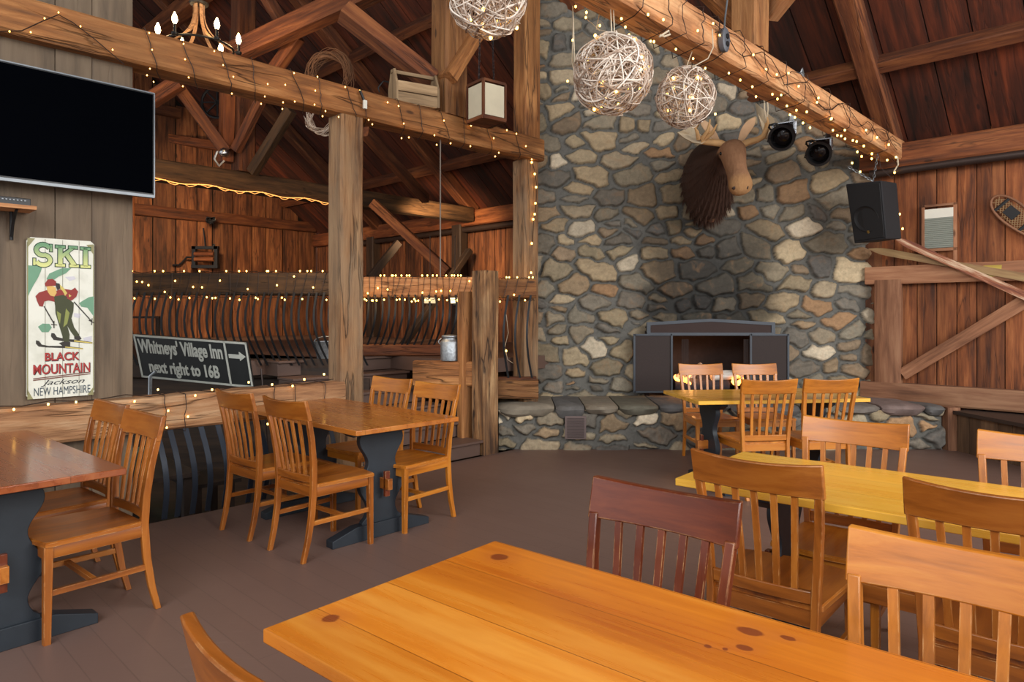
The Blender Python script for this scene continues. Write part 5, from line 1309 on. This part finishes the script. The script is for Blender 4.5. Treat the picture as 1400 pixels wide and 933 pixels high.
for k in range(nr): mb.tube([W(aw-.004, bc-wd_/2+.03, zb_+.03+h_*(k+.5)/nr), W(aw-.004, bc+wd_/2-.03, zb_+.03+h_*(k+.5)/nr)], h_/nr*.6, 6)
mb.build('ribbed_panel', plain('ribbed_glass', srgb(150,156,146), .35, .2, .1), t, smooth=True)
# snowshoe
t = thing('snowshoe', onw(1385, 322, .06), 'brown laced snowshoe hung on the right board wall', 'snowshoe')
o0 = onw(1392, 298, .07)
axm = (onw(1420, 322, .07)-onw(1358, 272, .07)).normalized(); nn_ = -A; ay = axm.cross(nn_).normalized()
L_, Wd_ = .62, .105; mb = MB(); pts = []
for k in range(40):
    th = 2*math.pi*k/40; x = L_/2*math.cos(th); y = Wd_*math.sin(th)*(1-.25*math.cos(th))
    pts.append(o0+axm*x+ay*y+A*0)
mb.tube(pts, .013, 8, closed=True); mb.build('frame', M['barn_frame'], t, smooth=True)
mb = MB()
for s in (-1, 1):
    for k in range(-9, 10):
        q = k*.03; seg = []
        for j in range(20):
            x = -L_/2+L_*j/19; y = s*(x-q)*1.1
            if abs(y) < Wd_*.97*math.sqrt(max(0, 1-(x/(L_/2))**2)): seg.append(o0+axm*x+ay*y)
        if len(seg) > 1: mb.tube([seg[0], seg[-1]], .0045, 4)
mb.build('lacing', plain('rawhide', srgb(150,120,84), .8), t)
mb = MB(); mb.box(o0-axm*.08, (.12, .02, .1), Matrix((axm, -A, ay)).transposed()); mb.beam(o0-axm*.2-ay*.08, o0-axm*.2+ay*.08, .03, .015, up=A); mb.beam(o0+axm*.1-ay*.1, o0+axm*.1+ay*.1, .03, .015, up=A); mb.build('binding', M['iron'], t)
# skis
def ski(name, p0, p1, w, mat, label, tipup, curl):
    mb = MB(); p0, p1 = Vector(p0), Vector(p1); d = (p1-p0); L = d.length; d.normalize(); sd = d.cross(-A).normalized(); vs = []; fs = []; g = []
    n = 24
    for i in range(n+1):
        t_ = i/n; ww = w*(1 if t_ > .12 else math.sin((t_/.12)*math.pi/2*.95+.08)); ww *= (.8+.2*abs(t_-.5)*2)
        c = p0+d*L*t_+(-A)*(curl*max(0, (.14-t_)/.14)**2)
        for (a_, b_) in ((-ww/2, 0), (ww/2, 0), (ww/2, .014), (-ww/2, .014)): vs.append(c+sd*a_-A*b_); g.append((L*t_, a_, b_))
    for i in range(n):
        for c in range(4): fs.append((i*4+c, i*4+(c+1) % 4, i*4+4+(c+1) % 4, i*4+4+c))
    fs += [(3,2,1,0), tuple(range(n*4, n*4+4))]; mb.add(vs, fs, g); o = mb.build(name, mat); return tag(o, label, 'ski')
M['ski1'] = wood('old_ski', srgb(150,110,70), srgb(188,150,100), srgb(206,176,120), .6, 1, .2); M['ski2'] = wood('worn_red_ski', srgb(104,54,36), srgb(150,92,62), srgb(206,180,150), .6, 1.2, .3, contrast=1.6)
M['ski_y'] = wood('yellow_ski', srgb(170,140,50), srgb(204,176,74), srgb(216,192,100), .6, 1, .2)
ski('wooden_ski', onw(1190, 341, .16), onw(1415, 382, .1), .085, M['ski1'], 'pale wooden ski crossing behind the worn reddish ski on the right wall', 1, .05)
ski('wooden_ski', onw(1224, 326, .22), onw(1418, 412, .14), .085, M['ski2'], 'worn reddish wooden ski slanting in front of the pale ski', 1, .04)
yb_ = ski('yellow_board', onw(1336, 372, .1), onw(1430, 366, .09), .13, M['ski_y'], 'yellow flat board end behind the skis at the edge of the photo', 1, 0); yb_['category'] = 'board'
# ------------------------------------------------------------------ things on and near the left beam
def crate(c, rz):
    t = thing('wooden_toolbox', c, 'old wooden tool caddy with a handle bar standing on the tie beam', 'toolbox'); R = Matrix.Rotation(rz, 3, 'Z'); c = Vector(c); m = M['post_pale']
    for s in (-1, 1):
        mb = MB(); mb.prism([(-.11,0),(.11,0),(.11,.17),(.04,.32),(-.04,.32),(-.11,.17)], .02, c+R @ Vector((s*.2, 0, 0)), R @ Vector((0,1,0)), UP, axis=1); mb.build('end_board', m, t)
    for s in (-1, 1):
        mb = MB()
        for k in range(2): mb.box(c+R @ Vector((0, s*.1, .05+.1*k)), (.38, .015, .09), R)
        mb.build('side_boards', m, t)
    mb = MB(); mb.box(c+R @ Vector((0, 0, .01)), (.4, .2, .02), R); mb.build('bottom', m, t)
    mb = MB(); mb.box(c+R @ Vector((0, 0, .3)), (.44, .03, .03), R); mb.build('handle', m, t)
M['post_pale'] = wood('pale_old_wood', srgb(120,96,68), srgb(158,130,96), srgb(182,154,118), .8, 1.2, .3)
cc = onB(566, 150, LB+.1); ac = cc.dot(A)
crate(W(ac, LB+.1, 3.335), math.atan2(A.y, A.x)-.3)
def lantern():
    c = P(665, 168, 6.4); t = thing('box_lantern', c, 'cream panelled box lantern hung on chains beside the chimney', 'lantern'); R = Matrix.Rotation(math.radians(38), 3, 'Z'); H = .32; s = .125
    mb = MB()
    for k in range(4):
        Rk = R @ Matrix.Rotation(k*math.pi/2, 3, 'Z'); mb.box(c+Rk @ Vector((0, -s, H/2+.02)), (2*s-.03, .006, H-.03), Rk)
    mb.build('panel', M['cream'], t)
    mb = MB()
    for k in range(4):
        Rk = R @ Matrix.Rotation(k*math.pi/2, 3, 'Z'); mb.box(c+Rk @ Vector((s, -s, H/2+.02)), (.022, .022, H+.02), Rk, axis=2); mb.box(c+Rk @ Vector((0, -s, H+.03)), (2*s, .024, .024), Rk); mb.box(c+Rk @ Vector((0, -s, .01)), (2*s, .03, .03), Rk)
    mb.box(c+Vector((0, 0, .005)), (2*s, 2*s, .012), R); mb.build('frame', M['rafter'], t)
    mb = MB()
    for dx in (-.12, .12): chain(mb, c+Vector((dx*.6, 0, H+.03)), c+Vector((dx*.4, -.1, 1.1)), 26, .014, .0025)
    mb.build('chain', M['iron'], t)
lantern()
def wreath(c, R_, n, seed, label, name='twig_wreath', arc=(0, 2*math.pi), mat='twig_dark', tilt=0):
    t = thing(name, Vector(c)-Vector((0, 0, R_)), label, 'wreath', 'twig wreaths hanging in the barn'); mb = MB(); r = random.Random(seed)
    for k in range(n):
        rr = R_*r.uniform(.72, 1.05); pts = []; ph = r.uniform(0, 6); st = arc[0]+r.uniform(0, 1.2) if arc[1]-arc[0] < 6 else r.uniform(0, 6.28); sp2 = (arc[1]-arc[0])*r.uniform(.6, .95)
        for j in range(20):
            th = st+sp2*j/19; q = rr*(1+.08*math.sin(3*th+ph)); pts.append(Vector(c)+Vector((q*math.cos(th), .06*math.sin(2*th+ph)+r.uniform(-.004, .004), q*math.sin(th)*1.15)))
        mb.tube(pts, r.uniform(.002, .004), 4)
    mb.build('twigs', M[mat], t); return t
wreath(P(452, 104, 8.0), .25, 46, 5, 'large brown twig wreath hanging behind the tie beam', arc=(-.9, 4.1))
wreath(P(440, 160, 7.6), .17, 30, 6, 'smaller twig wreath drooping under the tie beam by the grey post', arc=(2.6, 6.9), mat='twig')
M['rod'] = plain('dull_rod', srgb(120,108,96), .6, .2, .1)
rod_ = onB(602, 197, 5.04); rod_.z = 3.1
mb = MB(); mb.tube([rod_, rod_-UP*.7, rod_-UP*1.32], .007, 6); tag(mb.build('hanging_rod', M['rod']), 'thin metal rod hanging from the tie beam down to the railing', 'rod')
mb = MB(); mb.tube([P(519,126,6.6), P(517,120,6.6), P(524,111,6.6), P(530,112,6.6), P(536,114,6.6)], .007, 6); tag(mb.build('curved_wire', M['iron']), 'curved iron handle sticking up beside the tool caddy', 'hook')
# switch hanging on the beam near the grey post
mb = MB(); c = onB(499, 143, LB-.06); mb.box(c, (.03, .02, .07), RAB, mi=0); t = thing('switch_plug', c, 'small white plug hanging on the tie beam above the grey post', 'plug'); mb.build('plug', M['white'], t); mb = MB(); mb.tube([onB(492,124,LB-.04), onB(496,133,LB-.05), onB(499,142,LB-.05)], .012, 6); mb.build('adapter', M['black'], t)
# chandelier
def chandelier():
    c = P(272, 40, 7.4); t = thing('chandelier', c, 'wooden-armed chandelier with candle bulbs hung behind the tie beam', 'chandelier')
    m = wood('chandelier_wood', srgb(120,88,62), srgb(160,122,88), srgb(182,146,110), .6, 2, .2)
    k = 7.4/F; top = c+Vector((0, 0, 33*k)); R_ = 44*k; zr = c.z-25*k
    n = 6
    mb = MB(); mb.lathe([(.0,0),(.09,.0),(.1,.02),(.03,.05),(.0,.05)], top, 16); mb.build('canopy_plate', M['iron'], t)
    for i in range(n):
        a_ = 2*math.pi*i/n+.35; d = Vector((math.cos(a_), math.sin(a_), 0)); mb = MB(); pts = []
        for j in range(11):
            q = j/10; rad = .05+(R_-.05)*q**2.4; pts.append(Vector((c.x, c.y, top.z-(top.z-zr)*q**.75))+d*rad)
        vs = []; fs = []; s = Vector((-d.y, d.x, 0))
        for p in pts: vs += [p-s*.017-d*.006, p+s*.017-d*.006, p+s*.017+d*.006, p-s*.017+d*.006]
        for j in range(10):
            for q in range(4): fs.append((j*4+q, j*4+(q+1) % 4, j*4+4+(q+1) % 4, j*4+4+q))
        mb.add(vs, fs); mb.build('arm', m, t)
        e = pts[-1]+d*.05; mb = MB(); mb.tube([pts[-1], e], .008, 6); mb.lathe([(.0,-.03),(.03,-.02),(.035,0),(.015,.01),(.014,.09),(.0,.09)], e, 12); cd = mb.build('candle_holder', M['iron'], t)
        mb = MB(); mb.lathe([(.0,.09),(.015,.095),(.028,.13),(.024,.165),(.005,.21),(0,.213)], e, 12); mb.build('candle_bulb', M['flame_bulb'], cd, smooth=True)
        point('chandelier_glow', e+Vector((0, 0, .25)), 2.5, WARM, .05)
    mb = MB(); mb.tube([c+Vector((R_*math.cos(q), R_*math.sin(q), -25*k)) for q in np.linspace(0, 2*math.pi, 33)[:-1]], .012, 6, closed=True); mb.build('ring', M['iron'], t)
    mb = MB(); chain(mb, top+Vector((0,0,.05)), top+Vector((0, 0, 1.3)), 30, .02, .004); mb.build('chain', M['iron'], t)
chandelier()
for (u, v, lab) in ((588, 410, 'small pale lamp shade glimpsed under the railing above the steps, nearer the grey post'), (622, 410, 'small glowing lamp shade glimpsed under the railing above the steps, nearer the milk can')):
    c = P(u, v, 9.6); t = thing('hanging_lamp', c, lab, 'lamp'); mb = MB(); mb.lathe([(.04, .12), (.07, .1), (.085, -.04), (.08, -.05)], c, 14); mb.build('shade', plain('lamp_shade_%d' % u, srgb(220,206,170), .6, emit=(1, .75, .4, 1), es=.5 if u < 600 else 1.6), t)
    mb = MB(); mb.tube([c+UP*.12, c+UP*.9], .005, 5); mb.lathe([(0, -.09), (.03, -.08), (.03, -.05), (0, -.05)], c, 10); mb.build('fitting', M['iron'], t)
# wall-mounted wringer on the gable wall
def wringer():
    Yw = 14.2; c = P(281, 352, Yw); t = thing('laundry_wringer', c, 'old iron laundry wringer with a crank hung on the gable boards', 'wringer'); s = Yw/F
    mb = MB()
    for du in (-15, 15): mb.box(c+Vector((du*s, 0, 0)), (5*s, .1, 30*s))
    mb.box(c+Vector((0, 0, 13*s)), (36*s, .1, 4*s)); mb.box(c+Vector((0, 0, -13*s)), (36*s, .12, 4*s)); mb.build('frame', M['iron'], t)
    mb = MB()
    for dv, mm_ in ((4, 0), (-3, 0)): mb.tube([c+Vector((-13*s, -.06, dv*s)), c+Vector((13*s, -.06, dv*s))], 3.2*s, 12)
    mb.build('rollers', M['rafter'], t, smooth=True)
    mb = MB(); mb.tube([c+Vector((-15*s, 0, 0)), c+Vector((-24*s, -.05, 0)), c+Vector((-30*s, -.08, -8*s)), c+Vector((-34*s, -.08, -11*s)), c+Vector((-42*s, -.08, -11*s))], 1.3*s, 8); mb.build('crank', M['iron'], t)
    mb = MB(); mb.tube([c+Vector((0, 0, 13*s)), c+Vector((-3*s, 0, 40*s))], .015, 5); mb.tube([c+Vector((10*s, 0, 13*s)), c+Vector((12*s, 0, 18*s))], .03, 6); mb.build('hanging_wire', M['iron'], t)
wringer()
mb = MB()
for k in range(8): mb.tube([P(288+r.uniform(-6, 6), 302+r.uniform(-4, 4), 14.0) for _ in range(5)], .03, 5)
tag(mb.build('iron_tangle', M['iron']), 'tangle of old iron tackle on the gable girt above the wringer', 'tackle')
mb = MB(); pts = [W(a, 9.04, 3.10+.015*math.sin(a*9)) for a in np.linspace(2.2, 5.6, 60)]; mb.tube(pts, .006, 5); mb.tube([q+Vector((0, .02, .02*math.sin(i*1.7)-.01)) for i, q in enumerate(pts)], .004, 4)
tag(mb.build('rope_light', plain('glowing_rope', (1, .5, .2, 1), .5, emit=(1, .35, .08, 1), es=1.2)), 'glowing orange rope light along the underside of the far tie beam', 'rope light')
c = P(308, 212, 9.0); lm = thing('truss_ornament', c, 'small pale lamp ornament at the foot of the far truss', 'ornament')
mb = MB(); mb.lathe([(0,0),(.05,.01),(.07,.05),(.05,.1),(.02,.12),(0,.12)], c+Vector((.03,-.1,-.05)), 14); mb.build('cap', M['chrome'], lm, smooth=True)
mb = MB(); mb.tube([c+Vector((-.05,-.12,.02)), c+Vector((-.09,-.12,-.08)), c+Vector((-.03,-.12,-.17)), c+Vector((.04,-.12,-.1))], .014, 6); mb.build('hook', M['galv'], lm)
c = P(297, 140, 12.5); t = thing('wagon_wheel', c, 'dark iron wheel hung high on the gable boards', 'wheel'); mb = MB()
mb.tube([c+Vector((.28*math.cos(q), 0, .28*math.sin(q))) for q in np.linspace(0, 2*math.pi, 25)[:-1]], .025, 6, closed=True); mb.build('rim', M['iron'], t)
mb = MB()
for k in range(8): mb.tube([c, c+Vector((.28*math.cos(k*math.pi/4), 0, .28*math.sin(k*math.pi/4)))], .016, 5)
mb.build('spokes', M['iron'], t)
for (u, v, lab) in ((384, 0, 0),): pass
bpy.context.view_layer.update()
